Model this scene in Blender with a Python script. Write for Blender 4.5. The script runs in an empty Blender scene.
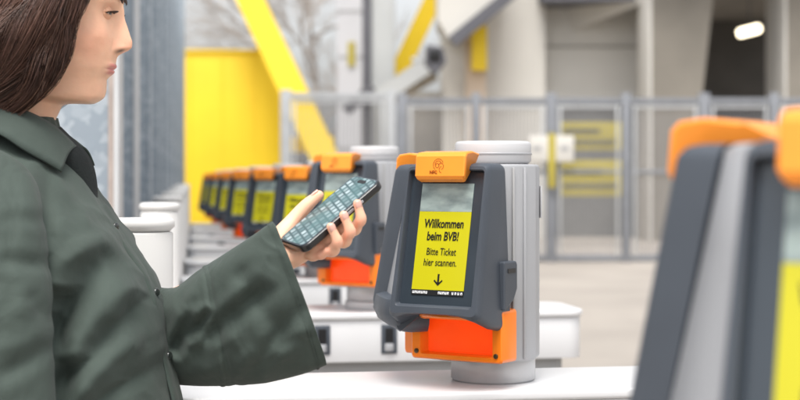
import bpy, bmesh, math, random
import numpy as np
from mathutils import Vector, Matrix, noise as mnoise
random.seed(7); rng = np.random.default_rng(7)
R = math.radians
scene = bpy.context.scene
col = scene.collection

# ------------------------------------------------------------------ camera, world, sun, exposure
CAMZ, FPX, HV = 1.33, 1500.0, 179.0            # eye height, focal length in photo pixels (800 wide), horizon row
cam = bpy.data.cameras.new('camera'); cam_o = bpy.data.objects.new('camera', cam); col.objects.link(cam_o)
cam_o.location = (0, 0, CAMZ); cam_o.rotation_euler = (R(90), 0, 0)
cam.sensor_width = 36; cam.lens = 36*FPX/800; cam.shift_y = -(200-HV)/800
cam.clip_start = 0.05; cam.clip_end = 900
cam.dof.use_dof = True; cam.dof.focus_distance = 2.33; cam.dof.aperture_fstop = 4.6; cam.dof.aperture_blades = 0
scene.camera = cam_o

SUN_EL, SUN_AZ = 64, 191                       # compass-like azimuth: the light comes from high behind the camera, a little left
w = bpy.data.worlds.new('World'); scene.world = w; w.use_nodes = True
nt = w.node_tree; nt.nodes.clear()
sky = nt.nodes.new('ShaderNodeTexSky'); sky.sky_type = 'NISHITA'; sky.sun_disc = False
sky.sun_elevation = R(SUN_EL); sky.sun_rotation = R(SUN_AZ); sky.air_density = 1.0; sky.dust_density = 4.0; sky.ozone_density = 1.0
hs = nt.nodes.new('ShaderNodeHueSaturation'); hs.inputs['Saturation'].default_value = 0.16; hs.inputs['Value'].default_value = 1.0
bg = nt.nodes.new('ShaderNodeBackground'); bg.inputs['Strength'].default_value = 0.15
ou = nt.nodes.new('ShaderNodeOutputWorld')
nt.links.new(sky.outputs[0], hs.inputs['Color']); nt.links.new(hs.outputs[0], bg.inputs['Color']); nt.links.new(bg.outputs[0], ou.inputs[0])
sun = bpy.data.lights.new('sun', 'SUN'); sun.energy = 1.5; sun.angle = R(25); sun.color = (1.0, 0.96, 0.9)
sun_o = bpy.data.objects.new('sun', sun); col.objects.link(sun_o)
sd = Vector((math.sin(R(SUN_AZ))*math.cos(R(SUN_EL)), math.cos(R(SUN_AZ))*math.cos(R(SUN_EL)), math.sin(R(SUN_EL))))
sun_o.rotation_euler = sd.to_track_quat('Z', 'Y').to_euler()
scene.view_settings.view_transform = 'Standard'; scene.view_settings.look = 'None'
scene.view_settings.exposure = 0.80; scene.view_settings.gamma = 1.0

def P(u, v, Y):                                # photo pixel + distance -> world point
    return Vector(((u-400)/FPX*Y, Y, CAMZ+(HV-v)/FPX*Y))

# ------------------------------------------------------------------ materials
def srgb(r, g, b):
    f = lambda c: (c/255/12.92) if c/255 <= .04045 else ((c/255+.055)/1.055)**2.4
    return (f(r), f(g), f(b))
def mat(name, c, rough=.5, metal=0, var=.08, vscale=8, bump=0, bscale=60, spec=.5, emit=None, es=0, coat=0, sss=0, trans=0, rvar=0, detail=5, sheen=0, attr=None):
    m = bpy.data.materials.new(name); m.use_nodes = True
    n = m.node_tree; b = n.nodes['Principled BSDF']; L = n.links
    b.inputs['Roughness'].default_value = rough; b.inputs['Metallic'].default_value = metal
    b.inputs['Specular IOR Level'].default_value = spec
    b.inputs['Coat Weight'].default_value = coat; b.inputs['Coat Roughness'].default_value = .15
    if sheen: b.inputs['Sheen Weight'].default_value = sheen
    if sss:
        b.inputs['Subsurface Weight'].default_value = sss; b.inputs['Subsurface Radius'].default_value = (1, .35, .2); b.inputs['Subsurface Scale'].default_value = .006
    if trans: b.inputs['Transmission Weight'].default_value = trans
    if emit: b.inputs['Emission Color'].default_value = (*emit, 1); b.inputs['Emission Strength'].default_value = es
    tc = n.nodes.new('ShaderNodeTexCoord')
    nz = n.nodes.new('ShaderNodeTexNoise'); nz.inputs['Scale'].default_value = vscale; nz.inputs['Detail'].default_value = detail
    L.new(tc.outputs['Object'], nz.inputs['Vector'])
    mx = n.nodes.new('ShaderNodeMix'); mx.data_type = 'RGBA'
    mr = n.nodes.new('ShaderNodeMapRange'); mr.inputs[1].default_value = .3; mr.inputs[2].default_value = .7
    L.new(nz.outputs[0], mr.inputs[0]); L.new(mr.outputs[0], mx.inputs[0])
    lo = tuple(max(0, x*(1-var)) for x in c); hi = tuple(min(1, x*(1+var)) for x in c)
    mx.inputs[6].default_value = (*lo, 1); mx.inputs[7].default_value = (*hi, 1)
    outc = mx.outputs[2]
    if attr:
        at = n.nodes.new('ShaderNodeAttribute'); at.attribute_name = attr
        m2 = n.nodes.new('ShaderNodeMix'); m2.data_type = 'RGBA'; m2.blend_type = 'MULTIPLY'; m2.inputs[0].default_value = 1
        L.new(outc, m2.inputs[6]); L.new(at.outputs['Color'], m2.inputs[7]); outc = m2.outputs[2]
    L.new(outc, b.inputs['Base Color'])
    if rvar:
        r2 = n.nodes.new('ShaderNodeMapRange'); r2.inputs[3].default_value = max(.02, rough-rvar); r2.inputs[4].default_value = min(1, rough+rvar)
        L.new(nz.outputs[0], r2.inputs[0]); L.new(r2.outputs[0], b.inputs['Roughness'])
    if bump:
        n2 = n.nodes.new('ShaderNodeTexNoise'); n2.inputs['Scale'].default_value = bscale; n2.inputs['Detail'].default_value = 3
        L.new(tc.outputs['Object'], n2.inputs['Vector'])
        bp = n.nodes.new('ShaderNodeBump'); bp.inputs['Strength'].default_value = bump; bp.inputs['Distance'].default_value = .01
        L.new(n2.outputs[0], bp.inputs['Height']); L.new(bp.outputs[0], b.inputs['Normal'])
    return m
M = {}
M['ground'] = mat('ground', (.34, .305, .27), .85, var=.16, vscale=.6, bump=.2, bscale=30)
M['white'] = mat('white_lacquer', (.64, .64, .65), .38, var=.025, vscale=3, coat=.15, rvar=.06, bump=.015, bscale=200)
M['white2'] = mat('white_powder_coat', (.68, .675, .66), .5, var=.03, vscale=5)
M['plinth'] = mat('grey_plinth_paint', (.36, .36, .36), .5, var=.06, vscale=5)
M['lgrey'] = mat('light_grey_metal', (.37, .375, .39), .42, metal=.15, var=.03, vscale=6, bump=.03, bscale=400, rvar=.05)
M['prow'] = mat('darkened_housing_grey', (.30, .305, .32), .5, var=.03, vscale=6, bump=.03, bscale=400)  # housing grey, darkened in colour to offset the light on the prow
M['lgrey2'] = mat('pale_grey_plastic', (.50, .50, .51), .45, var=.02, vscale=6)
M['tube'] = mat('brushed_tube', (.52, .52, .525), .35, metal=.25, var=.03, vscale=12)
M['dark'] = mat('slate_plastic', (.052, .062, .078), .46, var=.12, vscale=9, bump=.05, bscale=900, rvar=.14, detail=9)
M['dark2'] = mat('dark_slate_glass_border', (.030, .040, .052), .16, var=.05, vscale=9, coat=.3)
M['black'] = mat('black_plastic', (.010, .010, .011), .35, var=.1)
M['orange'] = mat('orange_plastic', (.93, .30, .028), .38, var=.04, vscale=20, sss=0.0, bump=.02, bscale=600)
M['orange2'] = mat('orange_scanner_plastic', (.95, .22, .01), .28, var=.05, vscale=16, coat=.2)
M['glow'] = mat('red_lit_scan_window', (.9, .10, .01), .25, var=.1, vscale=22, emit=(1, .06, .004), es=.28)
M['yellow_scr'] = mat('yellow_display', (.41, .375, .008), .2, var=.02, emit=(.72, .66, .006), es=.10)
M['ink'] = mat('black_display_text', (.012, .012, .01), .25, var=0)
M['barink'] = mat('white_display_text', (.6, .6, .6), .3, var=0, emit=(1, 1, 1), es=.25)
M['icon'] = mat('brown_print', (.25, .05, .004), .45, var=0)
M['screw'] = mat('screw_metal', (.10, .07, .04), .35, metal=.8)
M['yellow_wall'] = mat('yellow_paint', (.78, .54, .012), .6, var=.06, vscale=.8)
M['galv_edge'] = mat('pale_steel_flange', (.60, .61, .62), .45, metal=.1, var=.04)
M['rust'] = mat('brown_steel_edge', (.36, .30, .27), .6, var=.2, vscale=15)
M['fence'] = mat('galvanised_fence_tube', (.20, .21, .23), .55, metal=.1, var=.1, vscale=4)
M['fence_l'] = mat('pale_fence_tube', (.40, .41, .42), .55, metal=.1, var=.1, vscale=4)
M['wire'] = mat('fence_wire', (.22, .22, .23), .6, metal=.1, var=.1)
M['concrete'] = mat('concrete', (.30, .28, .25), .9, var=.16, vscale=.7, bump=.3, bscale=12)
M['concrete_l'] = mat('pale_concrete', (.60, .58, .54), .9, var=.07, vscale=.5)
M['concourse_shade'] = mat('shaded_concourse_wall', (.085, .078, .07), .9, var=.15, vscale=.8)  # gloom of the interior put into the wall's base colour
M['concrete_m'] = mat('weathered_pale_concrete', (.56, .53, .49), .9, var=.12, vscale=.6, bump=.2, bscale=10)
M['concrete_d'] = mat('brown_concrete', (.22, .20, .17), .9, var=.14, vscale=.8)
M['tan'] = mat('tan_plaster', (.58, .47, .37), .9, var=.1, vscale=1)
M['panel_grey'] = mat('grey_cladding', (.52, .52, .54), .6, var=.06, vscale=.7)
M['door_grey'] = mat('grey_door_paint', (.17, .17, .165), .7, var=.12, vscale=1)
M['steel_dark'] = mat('dark_steel', (.10, .10, .115), .5, var=.1)
M['pylon'] = mat('grey_pylon_paint', (.44, .455, .46), .55, var=.06, vscale=.8)
M['dirty'] = mat('weathered_beam', (.36, .32, .26), .85, var=.2, vscale=1.5)
M['lamp'] = mat('lamp_glow', (1, .9, .7), .4, emit=(1, .86, .6), es=3.5)
M['bark'] = mat('bark', (.30, .27, .245), .9, var=.3, vscale=4)
M['twig'] = mat('twig', (.42, .38, .345), .9, var=.25, vscale=3)
M['leaf'] = mat('hedge_leaf', (.15, .18, .13), .7, var=.4, vscale=5)
M['banner_y'] = mat('yellow_banner_cloth', (.40, .33, .05), .8, var=.18, vscale=1.2)
M['banner_k'] = mat('dark_banner_cloth', (.13, .12, .07), .8, var=.2, vscale=1.2)
M['skin'] = mat('skin', (.91, .545, .37), .47, var=.06, vscale=40, sss=.25, bump=.10, bscale=900, attr='tint', spec=.45)
M['hair'] = mat('brown_hair', (.092, .048, .034), .42, var=.25, vscale=30, attr='tint', spec=.5)
M['eye'] = mat('eyeball', (.75, .72, .68), .12, var=.02, coat=.6)
M['iris'] = mat('iris', (.045, .022, .012), .1, var=.1, coat=.8)
M['lash'] = mat('lash', (.012, .008, .006), .6)
M['brow'] = mat('eyebrow_hair', (.035, .02, .014), .6)
M['nail'] = mat('nail', (.78, .46, .38), .25, var=.03, coat=.3)
M['neck_shade'] = mat('neck_shade_black', (.010, .014, .014), .9, var=.15, vscale=30, bump=.2, bscale=300)  # near-black colour standing for shade inside the open collar
M['button'] = mat('dark_button', (.02, .025, .023), .25, coat=.4)
M['trousers'] = mat('black_trousers', (.02, .02, .022), .85, var=.2, vscale=10, bump=.1, bscale=200)
M['shoe'] = mat('white_shoe', (.6, .6, .58), .5)
M['case'] = mat('black_phone_case', (.012, .012, .013), .32, var=.1, coat=.2)

def shirt_material():
    m = mat('olive_shirt_cloth', (.058, .076, .066), .78, var=.10, vscale=14, sheen=.08, spec=.2)
    n = m.node_tree; L = n.links; b = n.nodes['Principled BSDF']
    tc = n.nodes.new('ShaderNodeTexCoord')
    w1 = n.nodes.new('ShaderNodeTexNoise'); w1.inputs['Scale'].default_value = 26; w1.inputs['Detail'].default_value = 6; w1.inputs['Roughness'].default_value = .55
    mp = n.nodes.new('ShaderNodeMapping'); mp.inputs['Scale'].default_value = (1, 1, .8); mp.inputs['Rotation'].default_value = (0, .5, 0)
    L.new(tc.outputs['Object'], mp.inputs[0]); L.new(mp.outputs[0], w1.inputs['Vector'])
    w2 = n.nodes.new('ShaderNodeTexNoise'); w2.inputs['Scale'].default_value = 900; w2.inputs['Detail'].default_value = 2
    L.new(tc.outputs['Object'], w2.inputs['Vector'])
    sb_ = n.nodes.new('ShaderNodeMath'); sb_.operation = 'SUBTRACT'; sb_.inputs[1].default_value = .5
    ab = n.nodes.new('ShaderNodeMath'); ab.operation = 'ABSOLUTE'; cl = n.nodes.new('ShaderNodeMapRange'); cl.inputs[1].default_value = 0; cl.inputs[2].default_value = .10; cl.interpolation_type = 'SMOOTHSTEP'
    w3 = n.nodes.new('ShaderNodeTexNoise'); w3.inputs['Scale'].default_value = 9; w3.inputs['Detail'].default_value = 3; w3.inputs['Roughness'].default_value = .45; w3.inputs['Distortion'].default_value = .6
    m3 = n.nodes.new('ShaderNodeMapping'); m3.inputs['Scale'].default_value = (1.3, 1, .8); m3.inputs['Rotation'].default_value = (.2, .8, .3)
    L.new(tc.outputs['Object'], m3.inputs[0]); L.new(m3.outputs[0], w3.inputs['Vector']); L.new(w3.outputs[0], sb_.inputs[0]); L.new(sb_.outputs[0], ab.inputs[0]); L.new(ab.outputs[0], cl.inputs[0])
    b0 = n.nodes.new('ShaderNodeBump'); b0.inputs['Strength'].default_value = .14; b0.inputs['Distance'].default_value = .006; L.new(cl.outputs[0], b0.inputs['Height'])
    b1 = n.nodes.new('ShaderNodeBump'); b1.inputs['Strength'].default_value = .20; b1.inputs['Distance'].default_value = .010
    b2 = n.nodes.new('ShaderNodeBump'); b2.inputs['Strength'].default_value = .30; b2.inputs['Distance'].default_value = .001
    L.new(b0.outputs[0], b1.inputs['Normal']); L.new(w1.outputs[0], b1.inputs['Height']); L.new(w2.outputs[0], b2.inputs['Height']); L.new(b1.outputs[0], b2.inputs['Normal']); L.new(b2.outputs[0], b.inputs['Normal'])
    return m
M['shirt'] = shirt_material()

def galv_material():                                # galvanised sheet: crystalline spangle patches
    m = mat('galvanised_sheet', (.40, .44, .49), .45, metal=.08, var=.08, vscale=2)
    n = m.node_tree; L = n.links; b = n.nodes['Principled BSDF']
    tc = n.nodes.new('ShaderNodeTexCoord'); ns = n.nodes.new('ShaderNodeTexNoise'); ns.inputs['Scale'].default_value = 30; ns.inputs['Detail'].default_value = 2
    va = n.nodes.new('ShaderNodeVectorMath'); va.operation = 'SCALE'; va.inputs[3].default_value = .05
    vb = n.nodes.new('ShaderNodeVectorMath'); vb.operation = 'ADD'
    L.new(tc.outputs['Object'], ns.inputs['Vector']); L.new(ns.outputs['Color'], va.inputs[0]); L.new(tc.outputs['Object'], vb.inputs[0]); L.new(va.outputs[0], vb.inputs[1])
    vo = n.nodes.new('ShaderNodeTexVoronoi'); vo.inputs['Scale'].default_value = 38; L.new(vb.outputs[0], vo.inputs['Vector'])
    sx = n.nodes.new('ShaderNodeSeparateColor'); L.new(vo.outputs['Color'], sx.inputs[0])
    cr = n.nodes.new('ShaderNodeValToRGB'); cr.color_ramp.elements[0].color = (.29, .34, .39, 1); cr.color_ramp.elements[1].color = (.44, .49, .535, 1)
    cr.color_ramp.elements[0].position = .55; cr.color_ramp.elements[1].position = 1.0
    L.new(sx.outputs[0], cr.inputs[0]); L.new(cr.outputs[0], b.inputs['Base Color'])
    mr = n.nodes.new('ShaderNodeMapRange'); mr.inputs[3].default_value = .3; mr.inputs[4].default_value = .6; L.new(sx.outputs[1], mr.inputs[0]); L.new(mr.outputs[0], b.inputs['Roughness'])
    return m
M['galv'] = galv_material()

def picture_material():                             # display photograph strip: pale haze over dark green crowd
    m = mat('display_picture', (.3, .36, .34), .18, var=.1)
    n = m.node_tree; L = n.links; b = n.nodes['Principled BSDF']
    tc = n.nodes.new('ShaderNodeTexCoord'); nz = n.nodes.new('ShaderNodeTexNoise'); nz.inputs['Scale'].default_value = 20; nz.inputs['Detail'].default_value = 4
    mp = n.nodes.new('ShaderNodeMapping'); mp.inputs['Scale'].default_value = (1, 1, 2.4); L.new(tc.outputs['Object'], mp.inputs[0]); L.new(mp.outputs[0], nz.inputs['Vector'])
    cr = n.nodes.new('ShaderNodeValToRGB'); e = cr.color_ramp.elements
    e[0].position = .30; e[0].color = (.10, .13, .135, 1); e[1].position = .60; e[1].color = (.24, .29, .275, 1)
    L.new(nz.outputs[0], cr.inputs[0]); L.new(cr.outputs[0], b.inputs['Base Color']); L.new(cr.outputs[0], b.inputs['Emission Color']); b.inputs['Emission Strength'].default_value = .25
    return m
M['picture'] = picture_material()

def phone_screen_material():                        # teal app screen with rows of pale icons, flat print
    m = mat('phone_display', (.1, .2, .2), .22, var=0, coat=0, spec=.25)
    n = m.node_tree; L = n.links; b = n.nodes['Principled BSDF']
    tc = n.nodes.new('ShaderNodeTexCoord')
    def noise(s, d=3):
        z = n.nodes.new('ShaderNodeTexNoise'); z.inputs['Scale'].default_value = s; z.inputs['Detail'].default_value = d; L.new(tc.outputs['Object'], z.inputs['Vector']); return z
    br = n.nodes.new('ShaderNodeTexBrick'); br.offset = .35; br.inputs['Scale'].default_value = 1
    br.inputs['Brick Width'].default_value = .0112; br.inputs['Row Height'].default_value = .0105; br.inputs['Mortar Size'].default_value = .0031; br.inputs['Mortar Smooth'].default_value = .9
    br.inputs['Color1'].default_value = (.30, .37, .39, 1); br.inputs['Color2'].default_value = (.07, .12, .13, 1); br.inputs['Mortar'].default_value = (.045, .078, .085, 1)
    mp = n.nodes.new('ShaderNodeMapping'); mp.inputs['Rotation'].default_value = (0, 0, .30); L.new(tc.outputs['Object'], mp.inputs[0]); L.new(mp.outputs[0], br.inputs['Vector'])
    nz = noise(120); nl = noise(28)
    mx = n.nodes.new('ShaderNodeMix'); mx.data_type = 'RGBA'; mx.blend_type = 'MIX'
    cr = n.nodes.new('ShaderNodeValToRGB'); cr.color_ramp.elements[0].position = .45; cr.color_ramp.elements[1].position = .55
    L.new(nl.outputs[0], cr.inputs[0]); mu = n.nodes.new('ShaderNodeMath'); mu.operation = 'MULTIPLY'; mu.inputs[1].default_value = .55
    L.new(cr.outputs[0], mu.inputs[0]); L.new(mu.outputs[0], mx.inputs[0]); L.new(br.outputs[0], mx.inputs[6]); mx.inputs[7].default_value = (.07, .14, .145, 1)
    L.new(mx.outputs[2], b.inputs['Base Color']); L.new(mx.outputs[2], b.inputs['Emission Color']); b.inputs['Emission Strength'].default_value = .22
    return m
M['phone_scr'] = phone_screen_material()

# ------------------------------------------------------------------ helpers
def obj(name, me, m=None, parent=None, loc=None, rot=None):
    o = bpy.data.objects.new(name, me); col.objects.link(o)
    if m: me.materials.clear(); me.materials.append(M[m] if isinstance(m, str) else m)
    if parent: o.parent = parent
    if loc is not None: o.location = loc
    if rot is not None: o.rotation_euler = rot
    return o
def empty(name, loc=(0, 0, 0), rz=0):
    o = bpy.data.objects.new(name, None); col.objects.link(o); o.location = loc; o.rotation_euler = (0, 0, rz); o.empty_display_size = .1; return o
def tag(o, label=None, cat=None, group=None, kind=None):
    if label: o['label'] = label
    if cat: o['category'] = cat
    if group: o['group'] = group
    if kind: o['kind'] = kind
    return o
def mesh_from(name, v, f, smooth=True):
    me = bpy.data.meshes.new(name); me.from_pydata([tuple(p) for p in v], [], f); me.update()
    if smooth: me.shade_smooth()
    return me
def bm_mesh(name, bm, smooth=False):
    me = bpy.data.meshes.new(name); bmesh.ops.recalc_face_normals(bm, faces=bm.faces); bm.to_mesh(me); bm.free()
    if smooth: me.shade_smooth()
    return me
def bevel_bm(bm, r, seg=2):
    if r > 0: bmesh.ops.bevel(bm, geom=list(bm.edges), offset=r, segments=seg, affect='EDGES', profile=.5)
def box_mesh(name, lo, hi, bev=0, seg=2):
    bm = bmesh.new(); bmesh.ops.create_cube(bm, size=1)
    for v in bm.verts: v.co = Vector([lo[i]+(v.co[i]+.5)*(hi[i]-lo[i]) for i in range(3)])
    bevel_bm(bm, bev, seg); me = bm_mesh(name, bm, bev > 0)
    if bev > 0: smooth_angle(me, 40)
    return me
def smooth_angle(me, deg):
    try: me.set_sharp_from_angle(angle=R(deg))
    except Exception: pass
def prism_mesh(name, pts, z0, z1, bev=0, seg=2, ang=40):       # plan polygon extruded in z
    bm = bmesh.new(); vs = [bm.verts.new((x, y, z0)) for x, y in pts]; f = bm.faces.new(vs)
    r = bmesh.ops.extrude_face_region(bm, geom=[f]); 
    for e in r['geom']:
        if isinstance(e, bmesh.types.BMVert): e.co.z = z1
    if bev:
        ed = [e for e in bm.edges if abs(e.verts[0].co.z-e.verts[1].co.z) < 1e-6]
        bmesh.ops.bevel(bm, geom=ed, offset=bev, segments=seg, affect='EDGES', profile=.5)
    me = bm_mesh(name, bm, True); smooth_angle(me, ang); return me
def cyl_mesh(name, r, z0, z1, n=40, bev=.003, r2=None):
    r2 = r if r2 is None else r2
    rings = [(r-bev, z0), (r, z0+bev), (r2, z1-bev), (r2-bev*.3, z1-bev*.3), (r2-bev, z1)]
    return loft_mesh(name, [[(a*math.cos(2*math.pi*i/n), a*math.sin(2*math.pi*i/n), z) for i in range(n)] for a, z in rings], ang=50)
def loft_mesh(name, rings, cap0=True, cap1=True, ang=None):
    n = len(rings[0]); v = [p for r in rings for p in r]; f = []
    for i in range(len(rings)-1):
        for j in range(n):
            a = i*n+j; b = i*n+(j+1) % n; f.append((a, b, b+n, a+n))
    if cap0: f.append(tuple(range(n-1, -1, -1)))
    if cap1: f.append(tuple((len(rings)-1)*n+j for j in range(n)))
    me = mesh_from(name, v, f)
    if ang: smooth_angle(me, ang)
    return me
def grid_faces(nu, nv, off=0, closed=False):
    f = []
    for i in range(nu-1):
        for j in range(nv if closed else nv-1):
            a = off+i*nv+j; b = off+i*nv+(j+1) % nv; f.append((a, b, b+nv, a+nv))
    return f
def copy_tree(o, parent=None):
    c = o.copy(); col.objects.link(c); c.parent = parent
    for ch in list(o.children): copy_tree(ch, c)
    return c
def beam_mesh(name, a, b, wx, wz, up=Vector((0, 0, 1))):       # box beam between two points
    a, b = Vector(a), Vector(b); d = (b-a).normalized(); s = d.cross(Vector((0, 1, 0))).normalized(); t = d.cross(s)
    v = []
    for p in (a, b):
        for i, j in ((-1, -1), (1, -1), (1, 1), (-1, 1)): v.append(p+s*wx*.5*i+t*wz*.5*j)
    f = [(0, 1, 2, 3), (7, 6, 5, 4)]+[(i, i+4, (i+1) % 4+4, (i+1) % 4) for i in range(4)]
    return mesh_from(name, v, f, False)
def pchip(xs, ys):
    xs = np.array(xs, float); ys = np.array(ys, float); h = np.diff(xs); d = np.diff(ys)/h; m = np.zeros_like(ys)
    for i in range(1, len(xs)-1):
        if d[i-1]*d[i] > 0: m[i] = 2*d[i-1]*d[i]/(d[i-1]+d[i])
    m[0] = d[0]; m[-1] = d[-1]
    def f(x):
        x = np.clip(np.asarray(x, float), xs[0], xs[-1]); i = np.clip(np.searchsorted(xs, x)-1, 0, len(xs)-2)
        t = (x-xs[i])/h[i]
        return (2*t**3-3*t**2+1)*ys[i]+(t**3-2*t**2+t)*h[i]*m[i]+(-2*t**3+3*t**2)*ys[i+1]+(t**3-t**2)*h[i]*m[i+1]
    return f
def crom(pts, n):                                              # Catmull-Rom resample of a list of vectors (any dimension)
    p = np.array(pts, float); p = np.vstack([2*p[0]-p[1], p, 2*p[-1]-p[-2]]); out = []
    for k in np.linspace(0, len(pts)-1, n):
        i = min(int(k), len(pts)-2); t = k-i; a, b, c, d = p[i:i+4]
        out.append(.5*((2*b)+(-a+c)*t+(2*a-5*b+4*c-d)*t*t+(-a+3*b-3*c+d)*t**3))
    return np.array(out)
def text_mesh(s, size, bold=0, sx=1, shear=0, align='LEFT'):
    cu = bpy.data.curves.new('text', 'FONT'); cu.body = s; cu.size = size; cu.offset = bold; cu.align_x = align; cu.shear = shear; cu.extrude = .0002; cu.resolution_u = 3
    o = bpy.data.objects.new('text', cu); col.objects.link(o)
    dg = bpy.context.evaluated_depsgraph_get(); me = bpy.data.meshes.new_from_object(o.evaluated_get(dg))
    bpy.data.objects.remove(o); bpy.data.curves.remove(cu)
    for v in me.vertices: v.co = Vector((v.co.x*sx, -v.co.z, v.co.y))          # stand it up: text plane is x-z, front is -y
    return me

# ------------------------------------------------------------------ ground
g = obj('ground', mesh_from('ground', [(-250, -40, 0), (250, -40, 0), (250, 400, 0), (-250, 400, 0)], [(0, 1, 2, 3)], False), 'ground'); tag(g, kind='structure')

# ------------------------------------------------------------------ ticket readers and turnstile cabinets
ROW = math.atan2(245, 1500)
TOPZ = .983
PH = R(48); TILT = math.tan(R(11.5)); DC, ZC = .175, .245

def rrect(hw_t, hw_b, z0, z1, r, n=6):                      # rounded trapezoid in x-z, counter-clockwise seen from -y
    c = [(-hw_b, z0), (hw_b, z0), (hw_t, z1), (-hw_t, z1)]; pts = []
    for k in range(4):
        p = Vector(c[k]); a = (Vector(c[k-1])-p).normalized(); b = (Vector(c[(k+1) % 4])-p).normalized()
        s, e = p+a*r, p+b*r
        for i in range(n+1):
            t = i/n; q = s*(1-t)**2+p*2*t*(1-t)+e*t*t; pts.append((q.x, q.y))
    return pts
def rrect2(*a):                                             # the same outline with extra points along its long sides
    p = rrect(*a); out = []
    for i, q in enumerate(p):
        out.append(q); nx = p[(i+1) % len(p)]
        if (i+1) % 7 == 0:
            for t in (1/6, 2/6, 3/6, 4/6, 5/6): out.append((q[0]+(nx[0]-q[0])*t, q[1]+(nx[1]-q[1])*t))
    return out
def yplane(z): return -(DC+(ZC-z)*TILT)

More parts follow.
